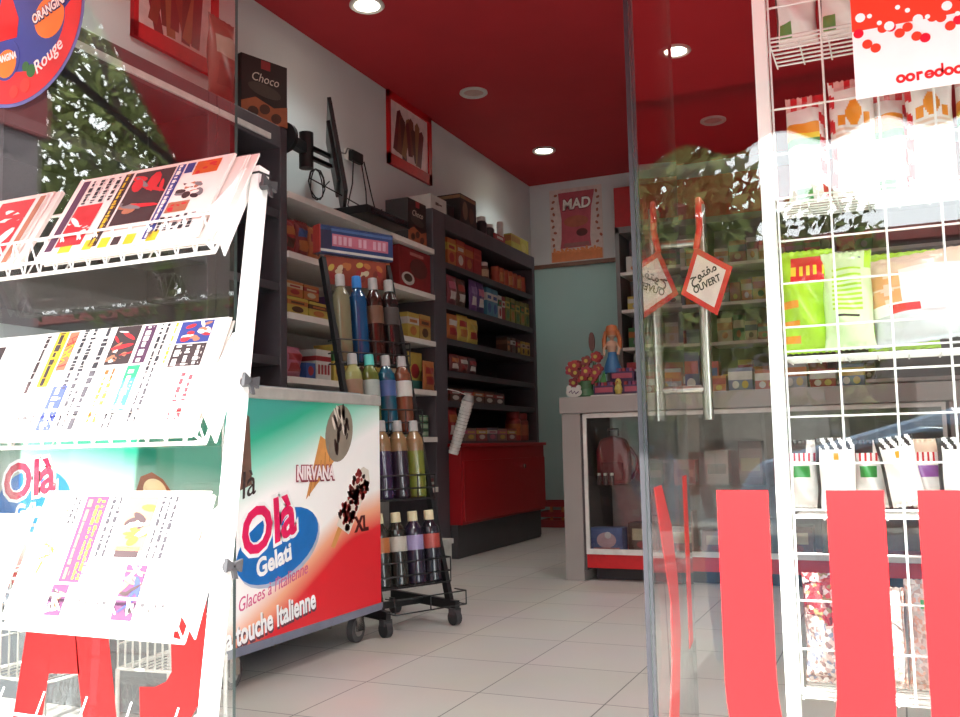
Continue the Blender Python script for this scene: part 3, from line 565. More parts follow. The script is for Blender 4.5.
for k, ch in enumerate('ooredoo'):                                      # ring-shaped letters
    ring = ellipse(x, 1.389, 0.0074, 0.0074, 18); inn = ellipse(x, 1.389, 0.0031, 0.0031, 18); ro = (0, YG - 0.0012, 0)
    if ch == 'r':
        mb.prism([(x - 0.005, 1.3818), (x - 0.001, 1.3818), (x - 0.001, 1.391), (x + 0.005, 1.392), (x + 0.004, 1.3964), (x - 0.005, 1.3964)], ro, X, Z, 0.0006, VR); x += 0.0142; continue
    for i in range(18): mb.prism([ring[i], ring[(i + 1) % 18], inn[(i + 1) % 18], inn[i]], ro, X, Z, 0.0006, VR)
    if ch == 'd': mb.prism([(x + 0.0036, 1.389), (x + 0.0068, 1.389), (x + 0.0068, 1.404), (x + 0.0036, 1.404)], ro, X, Z, 0.0006, VR)
    if ch == 'e': mb.prism([(x - 0.004, 1.3878), (x + 0.004, 1.3878), (x + 0.004, 1.3902), (x - 0.004, 1.3902)], ro, X, Z, 0.0006, VR)
    x += 0.0142
mb.build('poster_lettering', po)
MB().tube([(0.01, YG - 0.003, 1.56), (0.0, YG - 0.003, 1.545), (0.01, YG - 0.003, 1.532), (0.024, YG - 0.003, 1.536), (0.03, YG - 0.003, 1.55), (0.06, YG - 0.003, 1.547), (0.09, YG - 0.003, 1.56)], 0.0025, PWT, 6).build('white_curve', po)

# ================================================================== right wire rack and its bags
YR = 1.735
wr = thing('wire_display_rack', 'white wire grid rack full of snack bags behind the right window', 'rack', (0.1, 1.76, 0), 0, None, True)
MB().box((-0.203, 1.705, 0.0), (-0.181, 1.727, 2.2), WIRE).build('post', wr)
MB().box((0.62, 1.705, 0.0), (0.642, 1.727, 2.2), WIRE).build('post', wr)
mb = MB(); zs = [1.90, 1.83, 1.75, 1.67, 1.59, 1.509, 1.398, 1.315, 1.233, 1.155, 1.078, 0.999, 0.917, 0.84, 0.758, 0.678, 0.603, 0.523, 0.441, 0.368]; xs = [-0.178, -0.089, -0.002, 0.085, 0.173, 0.26, 0.348, 0.436, 0.523, 0.611]
for z in zs: mb.tube([(-0.181, YR, z), (0.62, YR, z)], 0.0020, WIRE, 6)
for x in xs: mb.tube([(x, YR - 0.004, 0.365), (x, YR - 0.004, 2.1)], 0.0021, WIRE, 6)
mb.tube([(-0.196, YR + 0.02, 0.365), (-0.196, YR + 0.02, 2.1)], 0.002, WIRE, 6)
mb.build('wire_grid', wr)
SHZ = [1.525, 1.224, 0.945, 0.665, 0.360]
for z in SHZ:
    mb = MB()
    for dy in (0.0, 0.02, 0.04, 0.06, 0.08, 0.10, 0.12): mb.tube([(-0.18, YR + dy, z), (0.62, YR + dy, z)], 0.002, WIRE, 5)
    for x in [-0.178 + 0.05 * i for i in range(17)]: mb.tube([(x, YR, z - 0.003), (x, YR + 0.125, z - 0.003)], 0.0016, WIRE, 5)
    mb.tube([(-0.18, YR + 0.012, z + 0.012), (0.62, YR + 0.012, z + 0.012)], 0.002, WIRE, 5)
    mb.build('wire_shelf', wr)
def bag(label, group, x, z, wd, h, col, y=1.80, t=0.03, rz=0.0, lean=0.0, name='snack_bag', cat='snack bag', seed=0, crim=0.05, loc=None, rot=None, nx=30, nz=42):
    """a pillow bag; col(q, s, rnd) gives the material at q (0..1 across), s (0..1 up)"""
    rr = random.Random(seed); mb = MB(); V = []; ph = rr.uniform(0, 6)
    for sgn in (-1, 1):
        for j in range(nz + 1):
            s = j / nz
            for i in range(nx + 1):
                q = i / nx; e = (max(0.0, 1 - (2 * q - 1) ** 2)) ** 0.55; v = min(1, max(0.0, min(s, 1 - s) - crim) / 0.22) ** 0.6
                bul = t * e * v * (1 + 0.25 * sin(7 * q + 9 * s + ph)) + (0.0012 * sin(i * 40.0 / nx) if v == 0 else 0.0)
                pin = 1 - 0.05 * v + 0.02 * sin(10 * s + ph)
                V.append(((q - 0.5) * wd * pin, sgn * (bul + 0.0012), s * h + (0.006 * h * sin(i * 1.9 + ph) if j in (0, nz) else 0)))
    n1 = (nx + 1) * (nz + 1); mats = {}
    def cell(i, j): return j * (nx + 1) + i
    F = {}
    for j in range(nz):
        for i in range(nx):
            m = col((i + 0.5) / nx, (j + 0.5) / nz, rr); a, b, c, d = cell(i, j), cell(i + 1, j), cell(i + 1, j + 1), cell(i, j + 1)
            F.setdefault(m.name, (m, []))[1].append((a, b, c, d)); F[m.name][1].append((n1 + a, n1 + d, n1 + c, n1 + b))
    m0 = list(F.values())[0][0]; rim = []
    for j in range(nz):
        for i in (0, nx):
            a, d = cell(i, j), cell(i, j + 1); rim.append((a, d, n1 + d, n1 + a) if i == 0 else (a, n1 + a, n1 + d, d))
    for i in range(nx):
        for j in (0, nz):
            a, b = cell(i, j), cell(i + 1, j); rim.append((a, n1 + a, n1 + b, b) if j == 0 else (a, b, n1 + b, n1 + a))
    F[m0.name][1].extend(rim)
    base = len(mb.v); mb.v += V
    for m, fs in F.values():
        k = mb._m(m)
        for q in fs: mb.f.append(list(q)); mb.k.append(k); mb.sm.append(True)
    o = mb.build(name); o.location = loc or (x, y, z); o.rotation_euler = rot or (lean, 0, rz)
    return tag(o, label, cat, group)
BW = M((236, 232, 226), 0.3, 0, 0.05); BRED = M((206, 30, 38), 0.3, 0, 0.08); BORG = M((236, 150, 40), 0.3, 0, 0.1); BGRN = M((60, 150, 70), 0.3); BLIME = M((168, 214, 46), 0.3, 0, 0.08); BPALE = M((206, 232, 176), 0.3, 0, 0.05)
BBLK = M((52, 48, 46), 0.3); BPNK = M((226, 176, 170), 0.3); BSAND = M((226, 200, 176), 0.3); BSIL = M((206, 210, 212), 0.25, 0.2); BPOT = M((216, 160, 104), 0.35, 0, 0.15); BVIO = M((150, 90, 160), 0.3); BYEL = M((240, 210, 60), 0.3)
def c_white(q, s, r): return BGRN if 0.1 < q < 0.4 and 0.1 < s < 0.3 else BBLK if (q < 0.08 or s > 0.9) else BW
def c_stripe(q, s, r):
    if q > 0.86: return BRED if int(s * 9 + q * 3) % 2 else BW
    if 0.62 < s < 0.72: return BORG
    if 0.56 < s <= 0.62: return BYEL
    if 0.5 < s <= 0.56: return BGRN
    if s > 0.86: return BRED if int(q * 7) % 2 else BPNK
    return BGRN if s < 0.12 and 0.2 < q < 0.6 else BW
def c_orange(q, s, r):
    if q < 0.12: return BRED if int(s * 9 + q * 3) % 2 else BW
    if s > 0.9: return BRED if int(q * 8) % 3 == 0 else BPNK
    return BORG if ((q - 0.55) ** 2 + ((s - 0.68) * 1.6) ** 2 < 0.03 or (0.2 < q < 0.36 and 0.58 < s < 0.66) or (0.75 < q < 0.9 and 0.58 < s < 0.66)) else (BSAND if 0.3 < s < 0.55 and int(s * 40) % 2 else BW)
def c_lime(q, s, r):
    if 0.66 < s < 0.92 and 0.2 < q < 0.85: return BYEL if 0.74 < s < 0.84 and int(q * 14) % 2 else BRED
    return BORG if q < 0.35 and (0.42 < s < 0.5 or 0.25 < s < 0.32 or 0.1 < s < 0.17) else BLIME
def c_pale(q, s, r): return BLIME if q > 0.85 and s > 0.8 else (BLIME if 0.35 < s < 0.8 and 0.2 < q < 0.8 and int(s * 40) % 2 else BBLK if 0.30 < s < 0.34 and 0.3 < q < 0.75 else BPALE)
def c_pot(q, s, r): return BSAND if s > 0.82 else BSAND if ((q * 5) % 1 - .5) ** 2 + ((s * 5) % 1 - .5) ** 2 > 0.2 and q < 0.32 and 0.42 < s < 0.82 else BPOT if q < 0.32 and 0.42 < s < 0.82 else BRED if 0.2 < q < 0.5 and 0.32 < s < 0.40 else BSIL if s < 0.3 else BW
def c_chip(q, s, r): return BBLK if (s > 0.84 and int((q + s) * 9) % 2) or (q < 0.09) else BORG if 0.45 < q < 0.6 and 0.70 < s < 0.78 else BGRN if q < 0.01 else BW
def c_map(q, s, r): return (BW if int(q * 12) % 2 else BRED) if 0.68 < s < 0.8 else BBLK if s > 0.8 and q < 0.6 else BGRN if 0.45 < s < 0.62 and 0.15 < q < 0.7 else BW
def c_mapv(q, s, r): return (BW if int(q * 12) % 2 else BRED) if 0.66 < s < 0.82 else BSAND if s > 0.82 else BVIO if 0.45 < s < 0.62 else BW
def sweets_mat(name, stops, scale):
    m = bpy.data.materials.new(name); m.use_nodes = True; nt = m.node_tree; b = nt.nodes['Principled BSDF']; b.inputs['Roughness'].default_value = 0.15
    tc = nt.nodes.new('ShaderNodeTexCoord'); vo = nt.nodes.new('ShaderNodeTexVoronoi'); vo.inputs['Scale'].default_value = scale; r = nt.nodes.new('ShaderNodeValToRGB'); r.color_ramp.interpolation = 'CONSTANT'
    sp = nt.nodes.new('ShaderNodeSeparateColor'); nt.links.new(tc.outputs['Object'], vo.inputs['Vector']); nt.links.new(vo.outputs['Color'], sp.inputs[0]); nt.links.new(sp.outputs[0], r.inputs['Fac'])
    cr = r.color_ramp
    while len(cr.elements) < len(stops): cr.elements.new(0.5)
    for i, (e, c) in enumerate(zip(cr.elements, stops)): e.position = i / len(stops); e.color = [lin(x) for x in c] + [1]
    nt.links.new(r.outputs['Color'], b.inputs['Base Color'])
    n = nt.nodes.new('ShaderNodeTexNoise'); n.inputs['Scale'].default_value = 45; bu = nt.nodes.new('ShaderNodeBump'); bu.inputs['Strength'].default_value = 0.6; bu.inputs['Distance'].default_value = 0.01
    nt.links.new(n.outputs[0], bu.inputs['Height']); nt.links.new(bu.outputs[0], b.inputs['Normal'])
    return m
SWA = sweets_mat('sweets_red', [(170, 40, 50), (206, 150, 146), (190, 60, 60), (150, 120, 80), (222, 200, 196), (120, 40, 44)], 130); SWB = sweets_mat('sweets_white', [(230, 214, 206), (214, 176, 168), (236, 230, 226), (160, 130, 124), (150, 150, 170), (226, 196, 186)], 150)
SWC = sweets_mat('sweets_pale', [(216, 190, 180), (226, 214, 204), (190, 160, 150), (222, 170, 150), (200, 196, 190)], 140)
def c_clear(q, s, r): return SWA if s > 0.6 + 0.05 * sin(q * 9) else SWB
def c_clear2(q, s, r): return BGRN if 0.75 < s < 0.83 and 0.3 < q < 0.55 else SWC
GS = 'snack bags on the wire rack'
bag('white snack bag with dark edges at the left of the top shelf', GS, -0.135, 1.533, 0.075, 0.135, c_white, seed=1)
bag('white snack bag with dark edges beside the orange poster on the top shelf', GS, -0.058, 1.533, 0.075, 0.135, c_white, seed=2)
bag('white bag with orange and green band at the left end of the second shelf', GS, -0.128, 1.236, 0.070, 0.20, c_stripe, seed=3)
bag('white bag with red striped edge and orange fruit, second on the second shelf', GS, -0.048, 1.236, 0.078, 0.215, c_orange, y=1.79, seed=4)
bag('white bag with orange and green band, third on the second shelf', GS, 0.012, 1.236, 0.070, 0.195, c_stripe, y=1.815, seed=5)
bag('white bag with red striped edge, at the photo edge on the second shelf', GS, 0.078, 1.236, 0.078, 0.205, c_orange, y=1.79, seed=6)
bag('white bag with orange and green band beyond the photo edge on the second shelf', GS, 0.155, 1.236, 0.07, 0.2, c_stripe, y=1.80, seed=7)
bag('lime green snack bag with red oval at the left of the third shelf', GS, -0.140, 0.957, 0.095, 0.19, c_lime, seed=8, y=1.805)
pale_ = bag('pale green snack bag showing its printed back on the third shelf', GS, -0.072, 0.957, 0.085, 0.178, c_pale, y=1.78, seed=9, lean=-0.06)
text('bag_lettering', 'FOODS', (-0.012, -0.0065, 0.158), X, Z, 0.011, NBLU, pale_, 0.0003, 0, 0.0004)
bag('lime green snack bag half hidden behind the potato bag on the third shelf', GS, 0.015, 0.957, 0.12, 0.178, c_lime, y=1.845, seed=10, t=0.02)
bag('silver white bag with potatoes pictured on the third shelf', GS, 0.055, 0.957, 0.17, 0.16, c_pot, seed=11, t=0.035, loc=(0.052, 1.79, 0.965), rot=(-0.12, -0.10, -0.05))
bag('white chips bag with green patch at the left end of the fourth shelf', GS, -0.163, 0.677, 0.055, 0.122, c_map, y=1.81, seed=12, t=0.02)
bag('white chips bag with black striped top, second on the fourth shelf', GS, -0.108, 0.677, 0.068, 0.125, c_chip, y=1.785, seed=13, t=0.02)
bag('chips bag with red letters and green patch, third on the fourth shelf', GS, -0.052, 0.677, 0.055, 0.12, c_map, y=1.82, seed=14, t=0.02)
bag('tilted white chips bag, fourth on the fourth shelf', GS, 0.002, 0.680, 0.062, 0.122, c_chip, y=1.79, seed=15, t=0.02, rot=(0, -0.16, 0), loc=(0.006, 1.79, 0.682))
bag('chips bag with violet patch, fifth on the fourth shelf', GS, 0.040, 0.677, 0.052, 0.12, c_mapv, y=1.825, seed=16, t=0.02)
bag('white chips bag with black striped top at the photo edge on the fourth shelf', GS, 0.088, 0.677, 0.068, 0.122, c_chip, y=1.785, seed=17, t=0.02)
bag('clear bag of red and white sweets at the left of the lowest shelf', GS, -0.135, 0.372, 0.085, 0.19, c_clear, seed=18, t=0.034)
bag('clear bag of pink sweets between the arms of the letter U on the lowest shelf', GS, -0.05, 0.372, 0.08, 0.17, c_clear2, seed=19, t=0.03)
bag('clear bag of pale sweets right of the letter U on the lowest shelf', GS, 0.03, 0.372, 0.08, 0.185, c_clear2, seed=20, t=0.03)
bag('clear bag of red and white sweets at the photo edge on the lowest shelf', GS, 0.112, 0.372, 0.08, 0.18, c_clear, seed=21, t=0.03)

# ================================================================== door sign
sg = thing('door_sign', 'red and white diamond open sign hanging on the door handle', 'sign', (-0.447, 2.44, 1.22), 0, None, True)
sc_ = Vector((-0.437, 2.433, 1.215)); ang = radians(-24)
sxv = Vector((cos(ang), sin(ang), 0)); tw = radians(17)
nrm = sxv.cross(Vector((0, 0, 1))); eu = sxv * cos(tw) + Vector((0, 0, 1)) * sin(tw); ev = -sxv * sin(tw) + Vector((0, 0, 1)) * cos(tw); en = eu.cross(ev)
def dia(r, ry): return [(0, -ry), (r, 0), (0, ry), (-r, 0)]
mb = MB(); mb.prism(dia(0.083, 0.098), sc_ - en * 0.0015, eu, ev, 0.003, M((206, 40, 40), 0.35)); mb.build('red_border', sg)
mb = MB(); mb.prism(dia(0.064, 0.076), sc_ + en * 0.0015, eu, ev, 0.0008, M((232, 222, 214), 0.4)); mb.build('white_face', sg)
text('sign_lettering', 'OUVERT', sc_ + en * 0.0024 - ev * 0.018, eu, ev, 0.0262, M((40, 36, 36), 0.5), sg, 0.0003, 0, 0.0006, 0.86, 'CENTER')
text('sign_lettering', '\ufea1\ufeee\ufe98\ufed4\ufee3', sc_ + en * 0.0024 + ev * 0.012, eu, ev, 0.034, M((40, 36, 36), 0.5), sg, 0.0003, 0, 0.0006, 1.0, 'CENTER')
mb = MB(); mb.tube([sc_ + ev * 0.092, hh + Vector((0.001, -0.020, 1.36)), hh + Vector((0.0, -0.020, 1.40)), hh + Vector((0, -0.016, 1.436)), hh + Vector((0, 0.016, 1.436)), hh + Vector((0.002, 0.020, 1.38))], 0.0085, M((214, 60, 50), 0.4), 8); mb.build('strap', sg)

# ================================================================== wall units on the left
XFR = -3.0
WOODK = M((76, 70, 75), 0.5, 0, 0.12, 6); INNER = M((58, 54, 57), 0.6, 0, 0.1, 6)
def dark_unit(name, label, y0, y1, zt, shelves, sw=0.14, z0=0.0, group=None):
    r = thing(name, label, 'shelf unit', ((XL + XFR) / 2, (y0 + y1) / 2, 0), 0, None, True)
    MB().box((XL, y0, z0), (XFR, y0 + sw, zt), WOODK).build('side_panel', r, 0.004)
    MB().box((XL, y1 - 0.06, z0), (XFR, y1, zt), WOODK).build('side_panel', r, 0.004)
    MB().box((XL, y0 + sw, z0 + 0.05), (XL + 0.02, y1 - 0.06, zt - 0.12), INNER).build('back_panel', r)
    MB().box((XL, y0 + sw, zt - 0.12), (XFR, y1 - 0.06, zt), WOODK).build('header', r, 0.004)
    MB().box((XL + 0.02, y0 + sw, z0), (XFR - 0.03, y1 - 0.06, z0 + 0.12), INNER).build('plinth', r)
    for z in shelves: MB().box((XL + 0.02, y0 + sw, z - 0.045), (XFR - 0.01, y1 - 0.06, z), M((66, 64, 68), 0.5, 0, 0.1, 6)).build('shelf', r)
    return r
u1 = dark_unit('display_cabinet', 'tall narrow dark cabinet beside the freezer, next to the white wall shelves', 3.60, 4.18, 2.565, [0.5, 0.9, 1.3, 1.7, 2.1], 0.10)
MB().box((XFR, 3.605, 2.465), (XFR + 0.012, 4.02, 2.495), M((210, 208, 204), 0.4)).build('light_strip', u1)
u0 = dark_unit('wall_cabinet', 'dark wall cabinet above the freezer with a pale strip along its top', 2.30, 3.595, 2.565, [1.75, 2.1], 0.10, 1.35)
MB().box((XFR, 2.32, 2.465), (XFR + 0.012, 3.595, 2.495), M((210, 208, 204), 0.4)).build('light_strip', u0)
TS = [2.17, 1.865, 1.60, 1.36, 1.14, 0.845]
u2_ = dark_unit('display_cabinet', 'tall dark cabinet of snack shelves beside the chips poster', 5.95, 8.02, 2.53, TS, 0.20)
rc = thing('red_cupboard', 'low red drawer cupboard at the foot of the tall dark cabinet', 'cupboard', (-2.95, 7.05, 0.1), 0, None, True)
REDC = M((150, 14, 22), 0.35, 0, 0.06, 3)
mb = MB(); mb.box((XFR + 0.002, 6.14, 0.24), (-2.90, 7.86, 0.80), REDC); mb.build('body', rc, 0.003)
MB().box((-2.90, 6.16, 0.26), (-2.885, 7.84, 0.70), REDC).build('drawer_front', rc, 0.003)
MB().box((-2.998, 6.12, 0.80), (-2.88, 7.88, 0.825), REDC).build('top', rc, 0.004)
MB().cyl((-2.886, 7.32, 0.63), (-2.865, 7.32, 0.63), 0.016, CHROME).build('knob', rc)
MB().box((-2.998, 6.15, 0.0), (-2.94, 7.84, 0.24), DARK).build('plinth', rc)

ws = thing('wall_shelving', 'white wall shelves between the two dark cabinets', 'shelves', (-3.2, 5.0, 0), 0, None, True)
SZ = [2.22, 1.887, 1.55, 1.20, 0.873, 0.523]
for z in SZ: MB().box((XL, 4.182, z - 0.035), (XFR + 0.01, 5.948, z), BOARD).build('shelf', ws)
MB().box((XL, 4.182, 0.12), (XL + 0.012, 5.948, 2.2), M((168, 160, 154), 0.6, 0, 0.04)).build('back_panel', ws)
MB().box((XL, 4.182, 0.0), (XFR - 0.02, 5.948, 0.12), DARK).build('plinth', ws)

# -------------------------------------------------------------- packaged goods: every pack its own object
PK = {}
def C3(*c):
    g = sum(c) / 3.0
    return M(tuple(int((x * 0.78 + g * 0.22) * 0.78 + 8) for x in c), 0.42, 0, 0.10)
def decal(mb, x0, z0, x1, z1, m, y=-0.0006): mb.add([(x0, y, z0), (x1, y, z0), (x1, y, z1), (x0, y, z1)], [(0, 1, 2, 3)], m)
def box_pack(name, label, cat, group, x, y, z, rz, w, d, h, base, art=(), lid=None, bev=0.003):
    """carton; local -y is its front. art: ('r', x0,z0,x1,z1,mat) or ('e', cx,cz,rx,rz,mat) in fractions of the front"""
    mb = MB(); mb.box((-w / 2, 0, 0), (w / 2, d, h), base)
    if lid: mb.box((-w / 2 - 0.002, -0.0015, h * 0.86), (w / 2 + 0.002, d + 0.0015, h + 0.003), lid)
    for k, a in enumerate(art):
        yy = -0.0008 - 0.0005 * k - (0.0016 if lid else 0)
        if a[0] == 'r': mb.box(((a[1] - .5) * w, yy, a[2] * h), ((a[3] - .5) * w, 0.0, a[4] * h), a[5])
        else:
            P = ellipse((a[1] - .5) * w, a[2] * h, a[3] * w, a[4] * h, 16); mb.prism(P, (0, 0, 0), X, Z, -yy, a[5])
        if a[0] == 'r' and a[1] <= 0.02: mb.box((-w / 2 + yy, 0, a[2] * h), (-w / 2, d, a[4] * h), a[5])
        if a[0] == 'r' and a[3] >= 0.98: mb.box((w / 2, 0, a[2] * h), (w / 2 - yy, d, a[4] * h), a[5])
    o = mb.build(name); o.location = (x, y, z); o.rotation_euler = (0, 0, rz)
    return tag(o, label, cat, group)
def pouch(name, label, cat, group, x, y, z, rz, w, h, t, col, seed=0, lean=0.0): return bag(label, group, x, z, w, h, col, y, t, name=name, cat=cat, seed=seed, loc=(x, y, z), rot=(lean, 0, rz), nx=16, nz=22)
def can(name, label, cat, group, x, y, z, r, h, side, band=None, topm=None):
    mb = MB(); topm = topm or CHROME
    pr = [(0.0001, 0), (r * 0.92, 0), (r, h * 0.04), (r, h * 0.25), (r, h * 0.75), (r, h * 0.94), (r * 0.9, h), (r * 0.84, h * 0.985), (0.0001, h * 0.985)]
    mb.lathe(pr, side, mats=[topm, topm, side, band or side, side, topm, topm, topm]); o = mb.build(name); o.location = (x, y, z)
    return tag(o, label, cat, group)
def jar(name, label, cat, group, x, y, z, r, h, body, lid, lab=None):
    t = thing(name, label, cat, (x, y, z), 0, group)
    MB().lathe([(0.0001, 0), (r * .95, 0), (r, h * .06), (r, h * .68), (r * .8, h * .78), (r * .8, h * .8), (0.0001, h * .8)], body).build('jar_body', t)
    MB().lathe([(r * .84, h * .78), (r * .86, h * .8), (r * .86, h * .98), (r * .8, h), (0.0001, h)], lid).build('lid', t)
    if lab: MB().lathe([(r * 1.004, h * .18), (r * 1.012, h * .2), (r * 1.012, h * .56), (r * 1.004, h * .58)], lab).build('label_band', t)
    return t
R90 = radians(90)
RO, OR_, YE, BL, GR, PU, BR, WH, CR, PK_, TE = C3(196, 34, 36), C3(226, 116, 40), C3(230, 196, 60), C3(44, 84, 170), C3(60, 140, 70), C3(110, 60, 140), C3(96, 56, 36), C3(232, 226, 216), C3(226, 206, 160), C3(220, 100, 130), C3(40, 140, 130)
def two(a, b, cut=.5):
    def f(q, s, r): return a if s > cut else b
    return f
def patch(a, b, c=None):
    def f(q, s, r): return b if 0.15 < q < 0.85 and 0.55 < s < 0.78 else (c or a) if 0.2 < q < 0.8 and 0.2 < s < 0.45 else a
    return f
XS = -3.02           # just behind the shelf front
# top shelf
tb = thing('set_top_box', 'flat black set-top box overhanging the top wall shelf below the television', 'set-top box', (-2.99, 4.95, SZ[0]), 0, None, True)
mb = MB(); mb.box((-3.14, 4.80, SZ[0] + 0.006), (-2.86, 5.34, SZ[0] + 0.055), BLACK); mb.build('housing', tb, 0.004)
MB().box((-2.8605, 4.84, SZ[0] + 0.018), (-2.857, 5.3, SZ[0] + 0.042), M((38, 38, 42), 0.2)).build('front_panel', tb)
for yy in (4.86, 5.28):
    for xx in (-3.11, -3.03): MB().box((xx, yy - 0.015, SZ[0]), (xx + 0.02, yy + 0.015, SZ[0] + 0.006), BLACK).build('foot', tb)
def choco(label, group, x, y, z, rz, w, d, h, lean=0):
    t = thing('chocolate_box', label, 'chocolate box', (x, y, z), rz, group)
    mb = MB(); mb.box((-w / 2, 0, 0), (w / 2, d, h), M((34, 22, 22), 0.4)); mb.build('carton', t, 0.003)
    mb = MB(); mb.prism([(-w * .5, 0.0), (w * .5, 0), (w * .5, h * .34), (w * .2, h * .26), (-w * .2, h * .36), (-w * .5, h * .24)], (0, 0, 0), X, Z, 0.001, C3(200, 92, 40))
    for cx_, cz_ in ((-.25, .12), (0.0, .2), (.25, .1)): mb.prism(ellipse(cx_ * w, cz_ * h, w * .12, h * .08, 12, .4), (0, 0, 0), X, Z, 0.0016, C3(90, 40, 24))
    mb.prism(ellipse(0.0, h * .5, w * .36, h * .10, 20, -0.1), (0, 0, 0), X, Z, 0.0014, C3(70, 60, 50)); mb.box((-w * .08, -0.001, h * .84), (w * .12, 0, h * .98), RO); mb.build('picture', t)
    text('box_lettering', 'Choco', (0, -0.0012, h * .62), X, Z, h * .2, M((200, 190, 176), 0.4), t, 0.0003, 0.3, 0.0, min(1.0, w / h * 1.1), 'CENTER')
    return t
GC = 'black chocolate boxes'
choco('black chocolate box with orange picture on the nearest tall dark cabinet', GC, -3.03, 4.02, 2.565, R90 - 0.3, 0.30, 0.10, 0.345)
choco('black chocolate box with orange picture at the far end of the top wall shelf', GC, -3.00, 5.71, SZ[0], R90, 0.27, 0.18, 0.30)
pouch('snack_bag', 'red and white bag on the nearest dark cabinet, left of the black chocolate box', 'snack bag', None, -3.06, 3.70, 2.567, R90, 0.2, 0.44, 0.04, patch(C3(150, 70, 56), C3(190, 170, 150), C3(130, 50, 40)), 41)

def row(kind, fmt, cat, group, z, y0, y1, n, mk, x=XS):
    """n goods side by side along the wall between y0 and y1; fmt gets the ordinal from the near end"""
    st_ = (y1 - y0) / n
    for i in range(n): mk(kind, fmt % ORD[i], cat, group, x, y0 + st_ * (i + .5), z, st_, i)
rr = random.Random(21)
def bx(h, cols, d=0.16, art=None, gap=0.93):
    def mk(kind, label, cat, group, x, y, z, s, i):
        b, a, c = cols[i % len(cols)]
        box_pack(kind, label, cat, group, x, y, z, R90, s * gap, d, h * rr.uniform(.95, 1.03), b, art(a, c) if art else (('r', 0, .55, 1, .82, a), ('e', .5, .3, .28, .18, c), ('r', .18, .62, .82, .74, c)))
    return mk
def pc(h, cols, t=0.022, gap=1.0):
    def mk(kind, label, cat, group, x, y, z, s, i):
        b, a, c = cols[i % len(cols)]; pouch(kind, label, cat, group, x - t - 0.01, y, z + 0.002, R90, s * gap, h * rr.uniform(.93, 1.05), t, patch(b, a, c), int(rr.random() * 999))
    return mk
# second wall shelf
row('biscuit_pack', '%s red pack from the near end of the second wall shelf', 'biscuit pack', 'red packs on the second wall shelf', SZ[1], 4.20, 4.58, 3, pc(0.21, [(RO, OR_, BR), (C3(160, 30, 30), BL, OR_), (OR_, RO, BR)], 0.03))
box_pack('tea_box', 'small blue box behind the banner of the drinks stand on the second wall shelf', 'box', None, XS, 4.68, SZ[1], R90, 0.1, 0.14, 0.16, BL, (('r', 0, .3, 1, .6, WH),))
cf = thing('coffee_box', 'big red box with a cup picture at the far end of the second wall shelf', 'coffee box', (XS, 5.71, SZ[1]), R90)
MB().box((-0.23, 0, 0), (0.23, 0.2, 0.29), C3(178, 22, 26)).build('carton', cf, 0.004)
mb = MB(); mb.prism(ellipse(0.05, 0.16, 0.13, 0.07, 20), (0, 0, 0), X, Z, 0.001, C3(120, 44, 38)); mb.prism(ellipse(-0.11, 0.07, 0.09, 0.045, 18), (0, 0, 0), X, Z, 0.0015, WH); mb.prism(ellipse(-0.11, 0.075, 0.06, 0.028, 18), (0, 0, 0), X, Z, 0.002, BR); mb.box((-0.08, -0.001, 0.24), (0.12, 0, 0.262), C3(220, 120, 110)); mb.build('picture', cf)
row('biscuit_pack', '%s small pack from the near end beside the big red coffee box', 'biscuit pack', 'small packs beside the coffee box', SZ[1], 4.86, 5.40, 4, pc(0.2, [(BR, YE, RO), (RO, YE, WH), (OR_, WH, RO), (C3(150, 40, 40), OR_, BR)], 0.03))
# third wall shelf
row('biscuit_pack', '%s yellow pack from the near end of the third wall shelf', 'biscuit pack', 'yellow packs on the third wall shelf', SZ[2], 4.20, 4.62, 2, bx(0.095, [(YE, OR_, BR), (YE, BR, OR_)], 0.18))
row('biscuit_pack', '%s orange pack from the near end, lying on the yellow packs', 'biscuit pack', 'orange packs lying on the yellow packs', SZ[2] + 0.1, 4.20, 4.52, 2, bx(0.085, [(OR_, CR, RO), (OR_, RO, CR)], 0.17))
box_pack('wafer_pack', 'purple pack standing at the far end of the yellow packs', 'wafer pack', None, XS, 4.66, SZ[2], R90, 0.06, 0.14, 0.15, PU, (('r', 0, .4, 1, .6, PK_),))
row('biscuit_pack', '%s brown pack from near end, third wall shelf behind the drinks stand', 'biscuit pack', 'brown packs behind the drinks stand', SZ[2], 4.74, 5.42, 4, bx(0.15, [(BR, OR_, YE), (C3(150, 90, 50), RO, WH), (OR_, BR, YE), (C3(170, 110, 50), WH, RO)], 0.16))
row('cake_pack', '%s yellow and orange cake pack from the near end, right of the drinks stand', 'cake pack', 'cake packs on the third wall shelf', SZ[2], 5.58, 5.93, 2, bx(0.185, [(YE, WH, OR_), (C3(226, 170, 70), OR_, BR)], 0.16))
